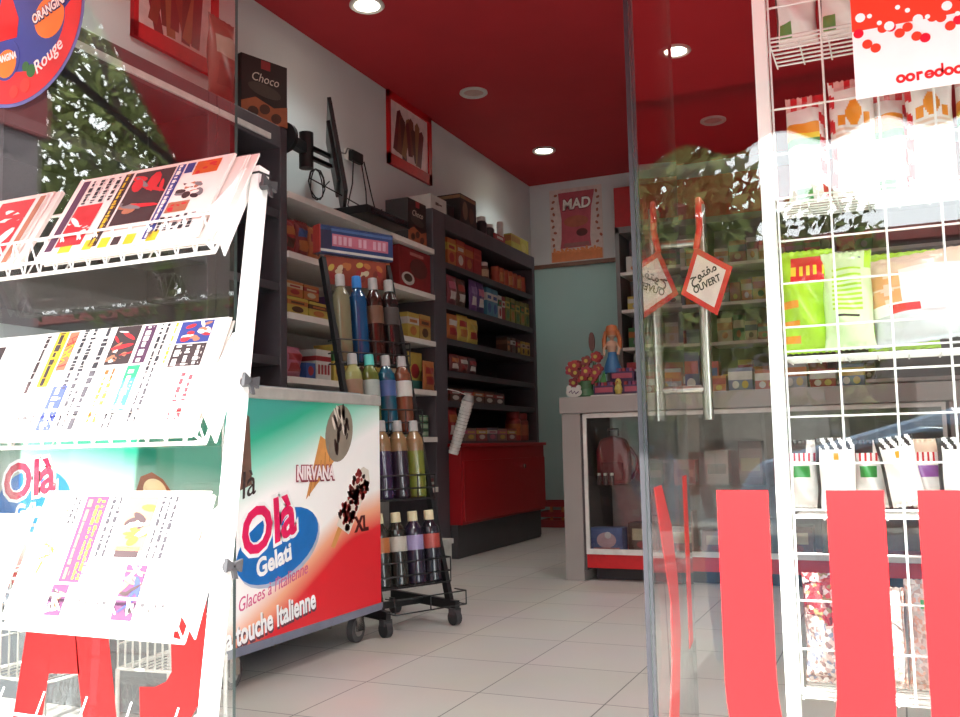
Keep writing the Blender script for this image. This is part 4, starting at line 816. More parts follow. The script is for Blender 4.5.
# fourth wall shelf
pouch('sweets_bag', 'round pink sweets bag at the near end of the fourth wall shelf', 'sweets bag', None, -3.06, 4.29, SZ[3] + 0.002, R90, 0.17, 0.17, 0.045, patch(PK_, RO, RO), 51)
box_pack('tissue_box', 'low blue pack beside the round pink bag on the fourth wall shelf', 'box', None, XS, 4.43, SZ[3], R90, 0.09, 0.12, 0.09, BL, (('e', .5, .5, .3, .3, RO),))
box_pack('sugar_box', 'white box with red letters on the fourth wall shelf', 'box', None, XS, 4.56, SZ[3], R90, 0.15, 0.12, 0.175, WH, (('r', 0, .62, 1, .78, RO), ('r', .12, .18, .24, .5, RO), ('r', .34, .18, .46, .5, RO), ('r', .56, .18, .68, .5, RO), ('r', .78, .18, .88, .5, RO)))
row('oil_bottle_box', '%s tall yellow carton from the near end on the fourth wall shelf', 'carton', 'tall yellow cartons on the fourth wall shelf', SZ[3], 4.66, 5.42, 6, bx(0.22, [(YE, GR, RO), (C3(206, 170, 40), RO, WH), (CR, OR_, BR)], 0.14))
box_pack('cereal_box', 'yellow and red carton at the far end of the fourth wall shelf', 'carton', None, XS - 0.03, 5.74, SZ[3], R90, 0.2, 0.08, 0.26, YE, (('r', 0, 0, 1, .25, TE), ('e', .5, .5, .3, .2, RO)))
pouch('snack_bag', 'orange and red bag leaning on the yellow carton, fourth wall shelf far end', 'snack bag', None, -2.995, 5.83, SZ[3] + 0.002, R90, 0.17, 0.2, 0.018, patch(OR_, RO, RO), 52)
# fifth and sixth wall shelves
k = 0
for lay in range(3):
    for i in range(4):
        can('food_tin', '%s green tin from near end, %s layer of the tin stack' % (ORD[i], ('bottom', 'middle', 'top')[lay]), 'tin', 'green tins stacked on the fifth wall shelf', -3.07, 5.60 + i * 0.09, SZ[4] + lay * 0.0515, 0.043, 0.05, C3(60, 130, 80), C3(160, 190, 150))
for i in range(5): box_pack('cheese_box', '%s flat red box from the near end of the sixth wall shelf' % ORD[i], 'box', 'flat red boxes on the sixth wall shelf', XS, 5.36 + i * 0.13, SZ[5], R90, 0.12, 0.14, 0.06, C3(140, 30, 36), (('r', 0, .3, 1, .6, WH),))
for i in range(6): box_pack('pasta_box', '%s dark carton from the near end of the fifth wall shelf' % ORD[i], 'carton', 'dark cartons on the fifth wall shelf', XS, 4.36 + i * 0.17, SZ[4], R90, 0.155, 0.14, 0.2, [BR, BL, C3(90, 30, 34)][i % 3], (('r', 0, .4, 1, .7, [YE, WH, OR_][i % 3]),))

# tall cabinet goods (wide apart, y from 5.96 to 7.96)
XT = -3.09
row('biscuit_box', '%s orange red box from near end, tall cabinet top shelf', 'biscuit box', 'orange red boxes in the tall cabinet', TS[0], 6.24, 6.88, 4, bx(0.215, [(OR_, YE, RO), (C3(210, 60, 36), OR_, WH), (RO, OR_, OR_), (RO, C3(220, 60, 50), RO)], 0.16), XT + 0.06)
jar('spread_jar', 'small pale jar after the orange red boxes on the top shelf of the tall cabinet', 'jar', None, XT, 7.03, TS[0], 0.05, 0.15, C3(120, 60, 40), WH, C3(226, 190, 140))
row('sweets_tube', '%s orange tube from near end, far half of tall cabinet top shelf', 'sweets tube', 'orange tubes in the tall cabinet', TS[0], 7.24, 7.94, 7, lambda k, l, c, g, x, y, z, s, i: can(k, l, c, g, x, y, z, 0.042, 0.16, C3(224, 96, 46), C3(232, 150, 70) if i % 2 else C3(220, 80, 50), C3(200, 60, 40)), XT)
row('wafer_bag', '%s pink and brown bag from near end, tall cabinet second shelf', 'snack bag', 'pink and brown bags in the tall cabinet', TS[1], 6.22, 6.54, 2, pc(0.23, [(C3(150, 50, 60), PK_, WH), (BR, C3(190, 60, 50), WH), (C3(90, 40, 40), RO, WH)]), XT + 0.09)
row('chocolate_bag', '%s violet bag from near end, tall cabinet second shelf', 'snack bag', 'violet bags in the tall cabinet', TS[1], 6.62, 6.90, 2, pc(0.24, [(PU, C3(150, 110, 180), WH), (C3(80, 50, 120), PK_, WH)]), XT + 0.09)
row('biscuit_roll', '%s cyan pack from near end, tall cabinet second shelf', 'biscuit pack', 'cyan packs in the tall cabinet', TS[1], 6.96, 7.20, 2, bx(0.23, [(C3(60, 150, 186), WH, BL), (C3(80, 160, 190), WH, BL)], 0.14), XT + 0.06)
row('biscuit_roll', '%s narrow red or white pack from the near end, beside the cyan packs', 'biscuit pack', 'narrow packs beside the cyan ones', TS[1], 7.21, 7.36, 2, bx(0.2, [(WH, GR, RO), (RO, WH, RO)], 0.14), XT + 0.06)
row('biscuit_roll', '%s yellow green pack from near end, tall cabinet second shelf', 'biscuit pack', 'yellow green packs in the tall cabinet', TS[1], 7.36, 7.94, 5, bx(0.215, [(C3(130, 150, 50), YE, GR), (C3(170, 160, 60), GR, OR_)], 0.14, None, 0.8), XT + 0.06)
row('noodle_pack', '%s red and yellow pack from near end, tall cabinet third shelf', 'noodle pack', 'red and yellow packs in the tall cabinet', TS[2], 6.20, 6.76, 3, pc(0.20, [(OR_, WH, RO), (YE, RO, OR_), (YE, C3(200, 180, 60), RO), (C3(190, 170, 60), OR_, YE)]), XT + 0.09)
row('chocolate_bar', '%s upright chocolate bar from near end, tall cabinet third shelf', 'chocolate bar', 'upright bars in the tall cabinet', TS[2], 7.36, 7.94, 5, bx(0.13, [(BR, C3(140, 90, 60), OR_), (C3(120, 70, 60), WH, BR), (BR, RO, YE), (YE, CR, BR), (YE, CR, BR), (YE, OR_, BR)], 0.1, None, 0.7), XT + 0.06)
row('candy_pack', '%s dark red pack from near end, tall cabinet fourth shelf', 'candy pack', 'dark red packs in the tall cabinet', TS[3], 6.24, 6.72, 3, pc(0.13, [(C3(130, 36, 36), OR_, WH), (C3(150, 60, 50), WH, RO), (C3(90, 40, 44), RO, WH)]), XT + 0.09)
row('candy_pack', '%s small brown pack from near end, tall cabinet fifth shelf', 'candy pack', 'small brown packs in the tall cabinet', TS[4], 6.24, 7.3, 5, bx(0.10, [(BR, C3(170, 60, 50), WH), (C3(70, 50, 50), RO, WH), (C3(100, 60, 50), OR_, WH)], 0.12), XT + 0.06)
row('candy_tray', '%s low sweets tray from near end, tall cabinet lowest shelf', 'sweets tray', 'sweets trays in the tall cabinet', TS[5], 6.46, 7.5, 5, bx(0.10, [(C3(150, 120, 100), PK_, YE), (C3(170, 60, 60), YE, WH), (C3(120, 100, 120), WH, PK_)], 0.14), XT + 0.08)
jar('sweets_jar', 'near red sweets jar on the lowest shelf of the tall cabinet', 'jar', 'red sweets jars in the tall cabinet', XT, 7.62, TS[5], 0.07, 0.25, C3(196, 50, 40), C3(190, 40, 40), OR_)
jar('sweets_jar', 'far red sweets jar on the lowest shelf of the tall cabinet', 'jar', 'red sweets jars in the tall cabinet', XT, 7.80, TS[5], 0.07, 0.24, C3(170, 60, 40), C3(190, 40, 40), C3(220, 110, 60))
pouch('snack_bag', 'red bag at the near end of the lowest shelf of the tall cabinet', 'snack bag', None, XT + 0.04, 6.30, TS[5] + 0.002, R90, 0.18, 0.25, 0.025, patch(RO, OR_, WH), 63)
# on top of the tall cabinet
ZT2 = 2.53
box_pack('white_carton', 'white carton with dark script on the near end of the tall cabinet top', 'carton', None, -3.02, 6.09, ZT2, R90, 0.26, 0.2, 0.11, WH, (('r', .3, .4, .5, .6, BR), ('r', .52, .45, .7, .55, BR)))
box_pack('black_tin_box', 'low dark box behind the white carton on the tall cabinet top', 'box', None, -3.06, 6.32, ZT2, R90, 0.24, 0.18, 0.12, C3(50, 46, 50), (('r', 0.1, .3, .5, .7, C3(110, 106, 100)),))
box_pack('coffee_maker_box', 'tall dark box with a coffee pot picture on the tall cabinet top', 'box', None, -3.04, 6.66, ZT2, R90, 0.3, 0.2, 0.25, C3(52, 36, 34), (('e', .3, .5, .16, .3, C3(150, 110, 80)), ('e', .68, .42, .16, .26, C3(120, 60, 44)), ('r', 0.02, .86, .98, .96, C3(160, 120, 70))))
for i, (yy, hh_, cc) in enumerate(((6.98, 0.16, C3(30, 30, 40)), (7.14, 0.13, C3(60, 60, 60)))): jar('small_jar', ('dark jar', 'grey jar')[i] + ' with white lid in the row on the tall cabinet top', 'jar', 'jars on the tall cabinet top', -3.07, yy, ZT2, 0.045, hh_, cc, WH)
can('white_tube', 'white tube standing before the yellow carton on the tall cabinet top', 'tube', None, -3.06, 7.36, ZT2, 0.03, 0.2, WH, WH, WH)
box_pack('flat_red_box', 'flat red and white box under the jars on the tall cabinet top', 'box', None, -3.005, 7.22, ZT2, R90, 0.22, 0.015, 0.05, RO, (('r', .2, .3, .8, .7, WH),))
box_pack('yellow_carton', 'yellow carton at the far end of the tall cabinet top', 'carton', None, -3.02, 7.72, ZT2, R90, 0.42, 0.2, 0.13, C3(206, 186, 50), (('r', .02, .5, .5, .9, C3(190, 120, 50)), ('e', .7, .4, .15, .3, C3(220, 200, 90))))
# cup sleeve hanging on the cabinet, white carton and red crate on the floor
cu = thing('cup_stack', 'slanting clear sleeve of white plastic cups hung before the tall cabinet', 'cup stack', (-2.93, 6.06, 0.75), 0, None, True)
a, b = Vector((-2.905, 6.02, 0.75)), Vector((-2.80, 6.06, 1.12)); dd = (b - a).normalized(); mb = MB()
for i in range(16):
    p = a + (b - a) * i / 16; mb.cyl(p, p + dd * 0.022, 0.033 + 0.0005 * i, M((226, 224, 220), 0.35), 0.039 + 0.0005 * i, 14)
mb.build('cups', cu)
mb = MB(); mb.cyl(a + (b - a), a + (b - a) + dd * 0.05, 0.046, M((150, 148, 146), 0.3), 0.028, 12); mb.build('sleeve_end', cu)
MB().tube([b + dd * 0.04, (-2.9, 6.1, 1.2), (-2.99, 6.12, 1.22)], 0.003, WIRE).build('hook', cu)
mb = MB(); mb.box((-2.93, 5.43, 0.0), (-2.735, 5.62, 0.20), WH); mb.box((-2.94, 5.42, 0.17), (-2.725, 5.63, 0.203), WH)
tag(mb.build('storage_carton'), 'white lidded carton on the floor before the tall cabinet', 'carton')
cr_ = thing('bottle_crate', 'red bottle crate on the floor against the back wall', 'crate', (-3.1, 8.82, 0), 0, None, True)
mb = MB(); mb.box((-3.29, 8.7, 0.0), (-2.9, 8.98, 0.02), RO)
for zz in (0.02, 0.1, 0.2):
    mb.box((-3.29, 8.7, zz), (-2.9, 8.715, zz + 0.05), RO); mb.box((-3.29, 8.965, zz), (-2.9, 8.98, zz + 0.05), RO); mb.box((-3.29, 8.7, zz), (-3.275, 8.98, zz + 0.05), RO); mb.box((-2.915, 8.7, zz), (-2.9, 8.98, zz + 0.05), RO)
for xx in (-3.29, -3.16, -3.045, -2.925): mb.box((xx, 8.702, 0.0), (xx + 0.025, 8.712, 0.25), OR_)
mb.build('crate_walls', cr_)

# -------------------------------------------------------------- pictures on the walls
def wall_picture(label, y0, y1, z0, z1, seed, name='framed_picture'):
    t = thing(name, label, 'picture', (XL, (y0 + y1) / 2, z0), 0, 'red framed food pictures on the left wall', True); rr = random.Random(seed)
    w_, h_ = y1 - y0, z1 - z0; f = 0.055
    mb = MB(); mb.box((XL, y0, z0), (XL + 0.025, y1, z0 + f * 1.5), RED); mb.box((XL, y0, z1 - f), (XL + 0.025, y1, z1), RED); mb.box((XL, y0, z0), (XL + 0.025, y0 + f * .6, z1), RED); mb.box((XL, y1 - f, z0), (XL + 0.025, y1, z1), RED)
    mb.build('frame', t)
    MB().box((XL, y0 + f * .6, z0 + f), (XL + 0.012, y1 - f, z1 - f), M((226, 206, 204), 0.5)).build('mount', t)
    mb = MB(); cy_, cz_ = (y0 + y1) / 2, (z0 + z1) / 2
    for k in range(9):
        a = rr.uniform(-0.3, 0.3); ww, hh_ = w_ * 0.10, h_ * rr.uniform(.24, .32); px = cy_ + w_ * (-.28 + .065 * k); pz = cz_ + h_ * rr.uniform(-.06, .06)
        P_ = [(px + cos(a) * u_ * ww - sin(a) * v_ * hh_, pz + sin(a) * u_ * ww + cos(a) * v_ * hh_) for u_, v_ in ((-.5, -1), (.5, -1), (.55, .8), (0, 1), (-.55, .8))]
        mb.prism(P_, (XL + 0.012, 0, 0), Y, Z, 0.0006 + 0.0002 * k, [C3(140, 30, 34), C3(160, 70, 40), C3(110, 50, 36), C3(190, 120, 60)][k % 4])
    mb.build('food_picture', t)
    return t
wall_picture('red framed food picture on the left wall above the tall dark cabinets', 5.99, 6.70, 2.93, 3.497, 1)
wall_picture('red framed food picture seen through the left window, high on the wall', 3.42, 4.06, 2.88, 3.45, 2)
mp_ = thing('chips_poster', 'chips poster on the back wall above the green panel', 'poster', (-2.9, YB, 2.65), 0, None, True)
MB().box((-3.18, YB - 0.004, 2.66), (-2.62, YB, 3.42), M((214, 200, 194), 0.6)).build('sheet', mp_)
mb = MB(); mb.prism([(-3.075, 2.80), (-2.745, 2.80), (-2.755, 2.9), (-2.735, 3.2), (-2.70, 3.36), (-2.70, 3.38), (-3.085, 3.38), (-3.08, 3.3), (-3.055, 3.1), (-3.06, 2.9)], (0, YB - 0.004, 0), X, Z, 0.001, M((184, 84, 96), 0.5))
mb.prism(ellipse(-2.90, 3.07, 0.13, 0.06), (0, YB - 0.005, 0), X, Z, 0.001, M((176, 96, 74), 0.5)); mb.prism(ellipse(-2.84, 2.95, 0.06, 0.04), (0, YB - 0.005, 0), X, Z, 0.0012, C3(130, 40, 46)); mb.prism([(-3.04, 2.81), (-2.76, 2.81), (-2.77, 2.85), (-3.03, 2.85)], (0, YB - 0.005, 0), X, Z, 0.0012, C3(200, 110, 110))
mb.build('bag_picture', mp_)
text('poster_lettering', 'MAD', (-2.892, YB - 0.0062, 3.20), (1, 0, 0.03), (-.03, 0, 1), 0.155, M((120, 24, 40), 0.5), mp_, 0.0003, 0.1, 0.012, 0.88, 'CENTER')
text('poster_lettering', 'MAD', (-2.892, YB - 0.0072, 3.203), (1, 0, 0.03), (-.03, 0, 1), 0.15, M((240, 236, 230), 0.5), mp_, 0.0003, 0.1, 0.005, 0.92, 'CENTER')
mb = MB(); rr = random.Random(8)
for i in range(9):
    for sx_ in (-3.13, -2.66): mb.prism(ellipse(sx_ + rr.uniform(-.025, .02), 2.84 + i * 0.065, 0.014, 0.02, 8, rr.uniform(0, 3)), (0, YB - 0.004, 0), X, Z, 0.001, C3(214, 110, 80))
mb.box((-3.17, YB - 0.0052, 2.665), (-2.63, YB - 0.004, 2.77), M((212, 126, 76), 0.5))
for i in range(12): mb.prism(ellipse(-3.14 + i * 0.043, 2.775 + rr.uniform(-.01, .012), 0.028, 0.014, 10, rr.uniform(0, 3)), (0, YB - 0.004, 0), X, Z, 0.0014, M((222, 140, 86), 0.5))
mb.build('chips_picture', mp_)

# -------------------------------------------------------------- television on its arm
tvs = Vector((-0.555, 0.832, 0)); tvn = Vector((0.832, 0.555, 0)); tc_ = Vector((-3.025, 4.72, 2.55)); tu = (Vector((0, 0, 1)) - tvn * 0.17).normalized(); tn2 = tvs.cross(tu)
if tn2.dot(tvn) < 0: tn2 = -tn2
tv = thing('television', 'flat black television seen edge-on above the wall shelves', 'television', tuple(tc_), 0, None, True)
MB().obox(tc_, tvs * 0.30, tu * 0.28, tn2 * 0.012, BLACK).build('housing', tv, 0.004)
MB().obox(tc_ - tn2 * 0.02, tvs * 0.2, tu * 0.18, tn2 * 0.014, BLACK).build('rear_cover', tv, 0.006)
MB().obox(tc_ + tn2 * 0.0125, tvs * 0.285, tu * 0.26, tn2 * 0.001, M((12, 12, 14), 0.1)).build('screen', tv)
br_ = thing('television_bracket', 'black wall arm holding the television, fixed to the dark cabinet end', 'bracket', (-3.02, 4.19, 2.5), 0, None, True)
MB().cyl((-3.03, 4.181, 2.53), (-3.03, 4.21, 2.53), 0.085, BLACK, n=20).build('wall_plate', br_)
MB().bar((-3.03, 4.21, 2.53), (-3.045, 4.42, 2.53), 0.05, 0.06, BLACK).build('arm', br_)
MB().cyl((-3.045, 4.43, 2.42), (-3.045, 4.43, 2.63), 0.042, BLACK, n=16).build('elbow', br_)
mb = MB(); mb.bar((-3.05, 4.46, 2.56), tc_ - tn2 * 0.035 + Vector((0, 0, 0.02)), 0.03, 0.02, BLACK); mb.bar((-3.05, 4.46, 2.50), tc_ - tn2 * 0.035 + Vector((0, 0, -0.04)), 0.03, 0.02, BLACK); mb.build('tilt_head', br_)
ad = thing('power_adapter', 'black power adapter plugged into the left wall beside the television', 'adapter', (XL, 5.45, 2.83), 0, None, True)
mb = MB(); mb.box((XL, 5.40, 2.80), (XL + 0.02, 5.60, 2.87), WHITE); mb.build('socket', ad)
mb = MB(); mb.box((XL + 0.02, 5.42, 2.79), (XL + 0.06, 5.56, 2.865), BLACK); mb.build('plug', ad, 0.006)
for i, pts in enumerate((((XL + .05, 5.44, 2.79), (XL + .09, 5.36, 2.6), (XL + .12, 5.25, 2.42), (-3.12, 5.15, 2.275)), ((XL + .05, 5.55, 2.79), (XL + .07, 5.57, 2.6), (XL + .12, 5.5, 2.4), (-3.12, 5.28, 2.275)), ((XL + .05, 5.58, 2.82), (XL + .04, 5.7, 2.6), (XL + .03, 5.8, 2.45), (XL + .03, 5.86, 2.54)), ((XL + .05, 5.42, 2.86), (XL + .09, 5.3, 2.83), (-3.2, 5.1, 2.72), (-3.12, 4.9, 2.66)))):
    MB().tube(pts, 0.005, BLACK).build('cable', ad)
cb = MB(); pts = [(-3.0, 4.60, 2.38)]
for k in range(26): a = k * 0.62; pts.append((-3.0 + 0.01 * sin(k), 4.47 + 0.07 * cos(a), 2.33 + 0.09 * sin(a)))
pts += [(-2.95, 4.70, 2.3), (-2.93, 4.84, 2.276)]
cb.tube(pts, 0.004, BLACK); tag(cb.build('coiled_cable'), 'coiled black cable hanging under the television to the set-top box', 'cable')

# ================================================================== drinks stand on casters
a25 = radians(25); sw_ = Vector((sin(a25), cos(a25), 0)); sn = Vector((cos(a25), -sin(a25), 0)); SA = Vector((-2.025, 3.545, 0))
SO_ = SA + sw_ * 0.185
ds = thing('drinks_stand', 'black wire stand of drink bottles on casters behind the freezer', 'display stand', tuple(SO_), 0, None, True)
def S(wv_, d, z): return SO_ + sw_ * wv_ - sn * d + Vector((0, 0, z))      # w along the front, d backwards
def rail_d(z): return 0.055 + (z - 0.1) * 0.285
for s in (-0.19, 0.19):
    mb = MB(); mb.bar(S(s, 0.0, 0.09), S(s, 0.50, 0.09), 0.025, 0.04, BLACK); mb.build('foot_bar', ds)
    MB().bar(S(s, rail_d(0.1), 0.1), S(s, rail_d(1.72), 1.72), 0.022, 0.035, BLACK, tuple(sn)).build('upright', ds)
MB().bar(S(-0.19, 0.25, 0.09), S(0.19, 0.25, 0.09), 0.02, 0.03, BLACK).build('cross_bar', ds)
for s, d in ((-0.19, 0.02), (0.19, 0.02), (-0.19, 0.48), (0.19, 0.48)):
    mb = MB(); p = S(s, d, 0.034); mb.cyl(p - sw_ * 0.015, p + sw_ * 0.015, 0.034, M((48, 46, 48), 0.5), n=16); mb.obox(S(s, d, 0.062), sw_ * 0.022, sn * 0.018, Vector((0, 0, 0.014)), M((60, 58, 60), 0.4)); mb.build('caster', ds)
ROWS = [1.20, 0.87, 0.565, 0.19]
for z in ROWS:
    d0 = rail_d(z) - 0.02; mb = MB(); B_ = BLACK
    for q in (0.0, 0.045, 0.09): mb.tube([S(-0.20, d0 + q, z), S(0.20, d0 + q, z)], 0.004, B_)
    for q in [-0.2 + 0.04 * i for i in range(11)]: mb.tube([S(q, d0, z - 0.003), S(q, d0 + 0.1, z - 0.003)], 0.0025, B_, 5)
    for zz in (0.05, 0.11): mb.tube([S(-0.2, d0 + 0.1, z + zz), S(-0.2, d0 - 0.004, z + zz), S(0.2, d0 - 0.004, z + zz), S(0.2, d0 + 0.1, z + zz)], 0.0035, B_)
    for q in (-0.2, -0.1, 0.0, 0.1, 0.2): mb.tube([S(q, d0 - 0.004, z), S(q, d0 - 0.004, z + 0.11)], 0.003, B_, 5)
    mb.build('wire_tray', ds)
mb = MB()
for zz in (0.10, 0.16): mb.tube([S(-0.19, 0.02, zz), S(-0.19, -0.05, zz), S(0.2, -0.05, zz), S(0.2, 0.03, zz)], 0.003, BLACK)
for q in (-0.19, 0.0, 0.2): mb.tube([S(q, -0.05, 0.10), S(q, -0.05, 0.16)], 0.003, BLACK, 5)
mb.build('front_basket', ds)
hd = rail_d(1.8) - 0.02
mb = MB(); mb.obox(S(0.0, hd, 1.812), sw_ * 0.215, sn * 0.022, Vector((0, 0, 0.068)), C3(34, 60, 130)); hdr = mb.build('header_box', ds)
def SF(wv_, z, e=0.0): return S(wv_, hd - 0.0225 - e, z)
mb = MB(); mb.obox(SF(0.02, 1.812), sw_ * 0.165, sn * 0.001, Vector((0, 0, 0.03)), PK_); mb.obox(SF(-0.18, 1.817), sw_ * 0.03, sn * 0.001, Vector((0, 0, 0.05)), C3(40, 40, 80)); mb.obox(SF(0.0, 1.757), sw_ * 0.214, sn * 0.001, Vector((0, 0, 0.006)), WH); mb.obox(SF(0.0, 1.862), sw_ * 0.214, sn * 0.001, Vector((0, 0, 0.006)), C3(70, 110, 180)); mb.build('header_stripes', hdr)
mb = MB(); rr = random.Random(4)
for i in range(11):                                                         # blocky, unreadable header words
    if i in (4, 7): continue
    q = -0.13 + i * 0.029; mb.obox(SF(q, 1.812, 0.0012), sw_ * 0.009, sn * 0.0006, Vector((0, 0, 0.021)), C3(236, 170, 190))
mb.build('header_letter_blocks', hdr)
MB().obox(S(-0.217, hd, 1.812), sw_ * 0.003, sn * 0.03, Vector((0, 0, 0.068)), C3(220, 50, 40)).build('red_end', ds)
mb = MB(); mb.obox(S(0, rail_d(1.63) + 0.02, 1.665), sw_ * 0.18, sn * 0.004 , Vector((0, 0, 0.07)), C3(180, 60, 36))
pp = mb.build('picture_panel', ds); mb = MB()
for i in range(26): mb.prism(ellipse(rr.uniform(-.16, .16), rr.uniform(-.05, .05), 0.022, 0.014, 9, rr.uniform(0, 3)), S(0, rail_d(1.63) + 0.0155, 1.665), tuple(sw_), Z, 0.0004 + 0.00002 * i, [OR_, YE, RO, C3(150, 40, 30), CR][i % 5])
mb.build('fruit_picture', pp)
def bottle(label, wv_, row_, h, r, body, cap, lab, liq=None, tilt=0.0):
    z = ROWS[row_]; d = rail_d(z) + 0.03; p = S(wv_, d, z + 0.004)
    t = thing('drink_bottle', label, 'bottle', tuple(p), -a25, 'drink bottles on the black stand'); t.rotation_euler = (-tilt, 0, R90 - a25)
    prof = [(0.0001, 0), (r * .93, 0), (r, h * .02), (r, h * .70), (r * .94, h * .76), (r * .66, h * .82), (r * .5, h * .85), (r * .5, h * .9), (0.0001, h * .9)]
    mats = [body] * 4 + [liq or body] * 4
    MB().lathe(prof, body, mats=mats, n=18).build('bottle_body', t)
    if row_ == 2: MB().lathe([(r * 1.004, h * .60), (r * 1.006, h * .70), (r * .95, h * .762), (r * .67, h * .824), (r * .51, h * .856)], M((128, 100, 70), .15), n=18).build('clear_neck', t)
    MB().lathe([(r * .54, h * .86), (r * .56, h * .865), (r * .53, h * .99), (r * .48, h), (0.0001, h)], cap, n=14).build('cap', t)
    if lab: MB().lathe([(r * 1.0, h * .46), (r * 1.015, h * .465), (r * 1.015, h * .66), (r * 1.0, h * .665)], lab, n=18).build('paper_label', t)
    return t
L_ = lambda c: liquid_mat(tuple(int(x * 0.68 + 6) for x in c)); CG_ = M((160, 158, 156), 0.35)
for i, (c, cap, lab, lb) in enumerate(((L_((150, 142, 108)), CG_, None, 'cream coloured bottle with grey cap'), (L_((24, 84, 140)), M((50, 120, 190), .3), None, 'bright blue bottle'), (L_((70, 30, 22)), CG_, C3(120, 70, 40), 'red brown bottle with brown label'), (L_((40, 28, 28)), CG_, C3(70, 58, 54), 'dark brown bottle with grey cap'))):
    bottle(lb + ' on the top row of the drinks stand', -0.14 + i * 0.094, 0, 0.43, 0.043, c, cap, lab, tilt=0.10)
for i, (c, cap, lab, lb) in enumerate(((L_((206, 206, 130)), CG_, C3(170, 120, 84), 'pale yellow bottle'), (L_((120, 130, 50)), M((90, 190, 180), .3), C3(180, 200, 190), 'olive green bottle with turquoise cap'), (L_((26, 100, 130)), CG_, C3(60, 90, 170), 'deep blue bottle with blue label'), (L_((150, 84, 56)), CG_, WH, 'orange brown bottle with white label'))):
    bottle(lb + ' on the second row of the drinks stand', -0.14 + i * 0.094, 1, 0.37, 0.043, c, cap, lab, tilt=0.10)
for i, (c, cap, lab, lb) in enumerate(((L_((150, 40, 40)), CG_, None, 'red bottle'), (L_((70, 46, 90)), CG_, None, 'violet bottle'), (L_((58, 38, 58)), CG_, None, 'dark purple bottle with silver cap'), (L_((150, 158, 60)), CG_, None, 'yellow green bottle with silver cap'))):
    bottle(lb + ' on the third row of the drinks stand', -0.14 + i * 0.094, 2, 0.36, 0.043, c, cap, lab, tilt=0.10)
for i, (c, cap, lab, lb) in enumerate(((L_((60, 56, 50)), M((196, 186, 150), .4), OR_, 'grey bottle with orange label'), (L_((52, 48, 40)), M((196, 186, 150), .4), C3(206, 196, 176), 'dark bottle with cream label'), (L_((54, 44, 70)), M((196, 186, 150), .4), C3(170, 150, 210), 'dark bottle with lilac label'), (L_((46, 40, 52)), M((206, 196, 160), .4), C3(214, 60, 46), 'dark bottle with red label'))):
    bottle(lb + ' on the lowest row of the drinks stand', -0.14 + i * 0.094, 3, 0.32, 0.043, c, cap, lab, tilt=0.10)

# ================================================================== counter
CX0, CX1, CY, CZ = -1.86, 0.35, 5.367, 1.083
ct = thing('shop_counter', 'grey shop counter with a glass display front', 'counter', (-0.8, 5.6, 0), 0, None, True)
CG2 = M((146, 138, 134), 0.5, 0, 0.05, 3)
MB().box((CX0 - 0.01, CY - 0.01, 0.985), (CX1, CY + 0.72, CZ), CG2).build('worktop', ct, 0.004)
MB().box((CX0, CY, 0), (CX0 + 0.115, CY + 0.7, 0.984), CG2).build('side_post', ct, 0.003)
MB().box((CX1 - 0.115, CY, 0), (CX1, CY + 0.7, 0.984), CG2).build('side_post', ct, 0.003)
MB().box((CX0 + 0.115, CY + 0.58, 0.06), (CX1 - 0.115, CY + 0.6, 0.984), M((158, 156, 152), 0.5)).build('back_panel', ct)
MB().box((CX0 + 0.115, CY + 0.01, 0.06), (CX0 + 0.13, CY + 0.58, 0.97), M((70, 62, 62), 0.5)).build('inner_side', ct)
MB().box((CX0 + 0.115, CY + 0.015, 0.075), (CX1 - 0.115, CY + 0.58, 0.155), M((190, 26, 32), 0.4)).build('red_plinth', ct)
MB().box((CX0 + 0.16, CY + 0.10, 0.0), (CX1 - 0.16, CY + 0.5, 0.075), DARKER).build('base', ct)
mb = MB(); FRM = M((206, 202, 196), 0.35)
xa, xb = CX0 + 0.13, CX1 - 0.13
mb.box((xa, CY + 0.005, 0.155), (xb, CY + 0.025, 0.185), FRM); mb.box((xa, CY + 0.005, 0.955), (xb, CY + 0.025, 0.98), FRM); mb.box((xa, CY + 0.005, 0.185), (xa + 0.02, CY + 0.025, 0.955), FRM); mb.box((xb - 0.02, CY + 0.005, 0.185), (xb, CY + 0.025, 0.955), FRM)
mb.build('display_frame', ct)
MB().box((xa + 0.02, CY + 0.012, 0.185), (xb - 0.02, CY + 0.018, 0.955), CASEGLASS).build('glass_front', ct)
MB().box((CX0 + 0.13, CY + 0.06, 0.545), (CX1 - 0.13, CY + 0.57, 0.555), CASEGLASS).build('glass_shelf', ct)
ZS, ZB = 0.556, 0.156
bp_ = thing('red_bag', 'dark red school bag on the glass shelf inside the counter', 'bag', (-1.60, CY + 0.25, ZS), 0)
mb = MB(); mb.prism([(-0.09, 0), (0.09, 0), (0.1, 0.06), (0.1, 0.2), (0.075, 0.27), (0, 0.295), (-0.075, 0.27), (-0.1, 0.2), (-0.1, 0.06)], (0, 0, 0), X, Z, 0.10, C3(150, 24, 36)); o = mb.build('bag_body', bp_, 0.02)
mb = MB(); mb.prism([(-0.07, 0.02), (0.07, 0.02), (0.07, 0.13), (-0.07, 0.13)], (0, -0.10, 0), X, Z, 0.015, C3(130, 20, 30)); mb.build('front_pocket', bp_, 0.006)
MB().tube([(-0.03, -0.05, 0.29), (-0.03, -0.05, 0.33), (0.03, -0.05, 0.33), (0.03, -0.05, 0.29)], 0.008, C3(60, 20, 26)).build('handle', bp_)
MB().tube([(0.09, -0.02, 0.22), (0.13, -0.02, 0.16), (0.13, -0.02, 0.08), (0.095, -0.02, 0.03)], 0.012, C3(130, 24, 34)).build('strap', bp_)
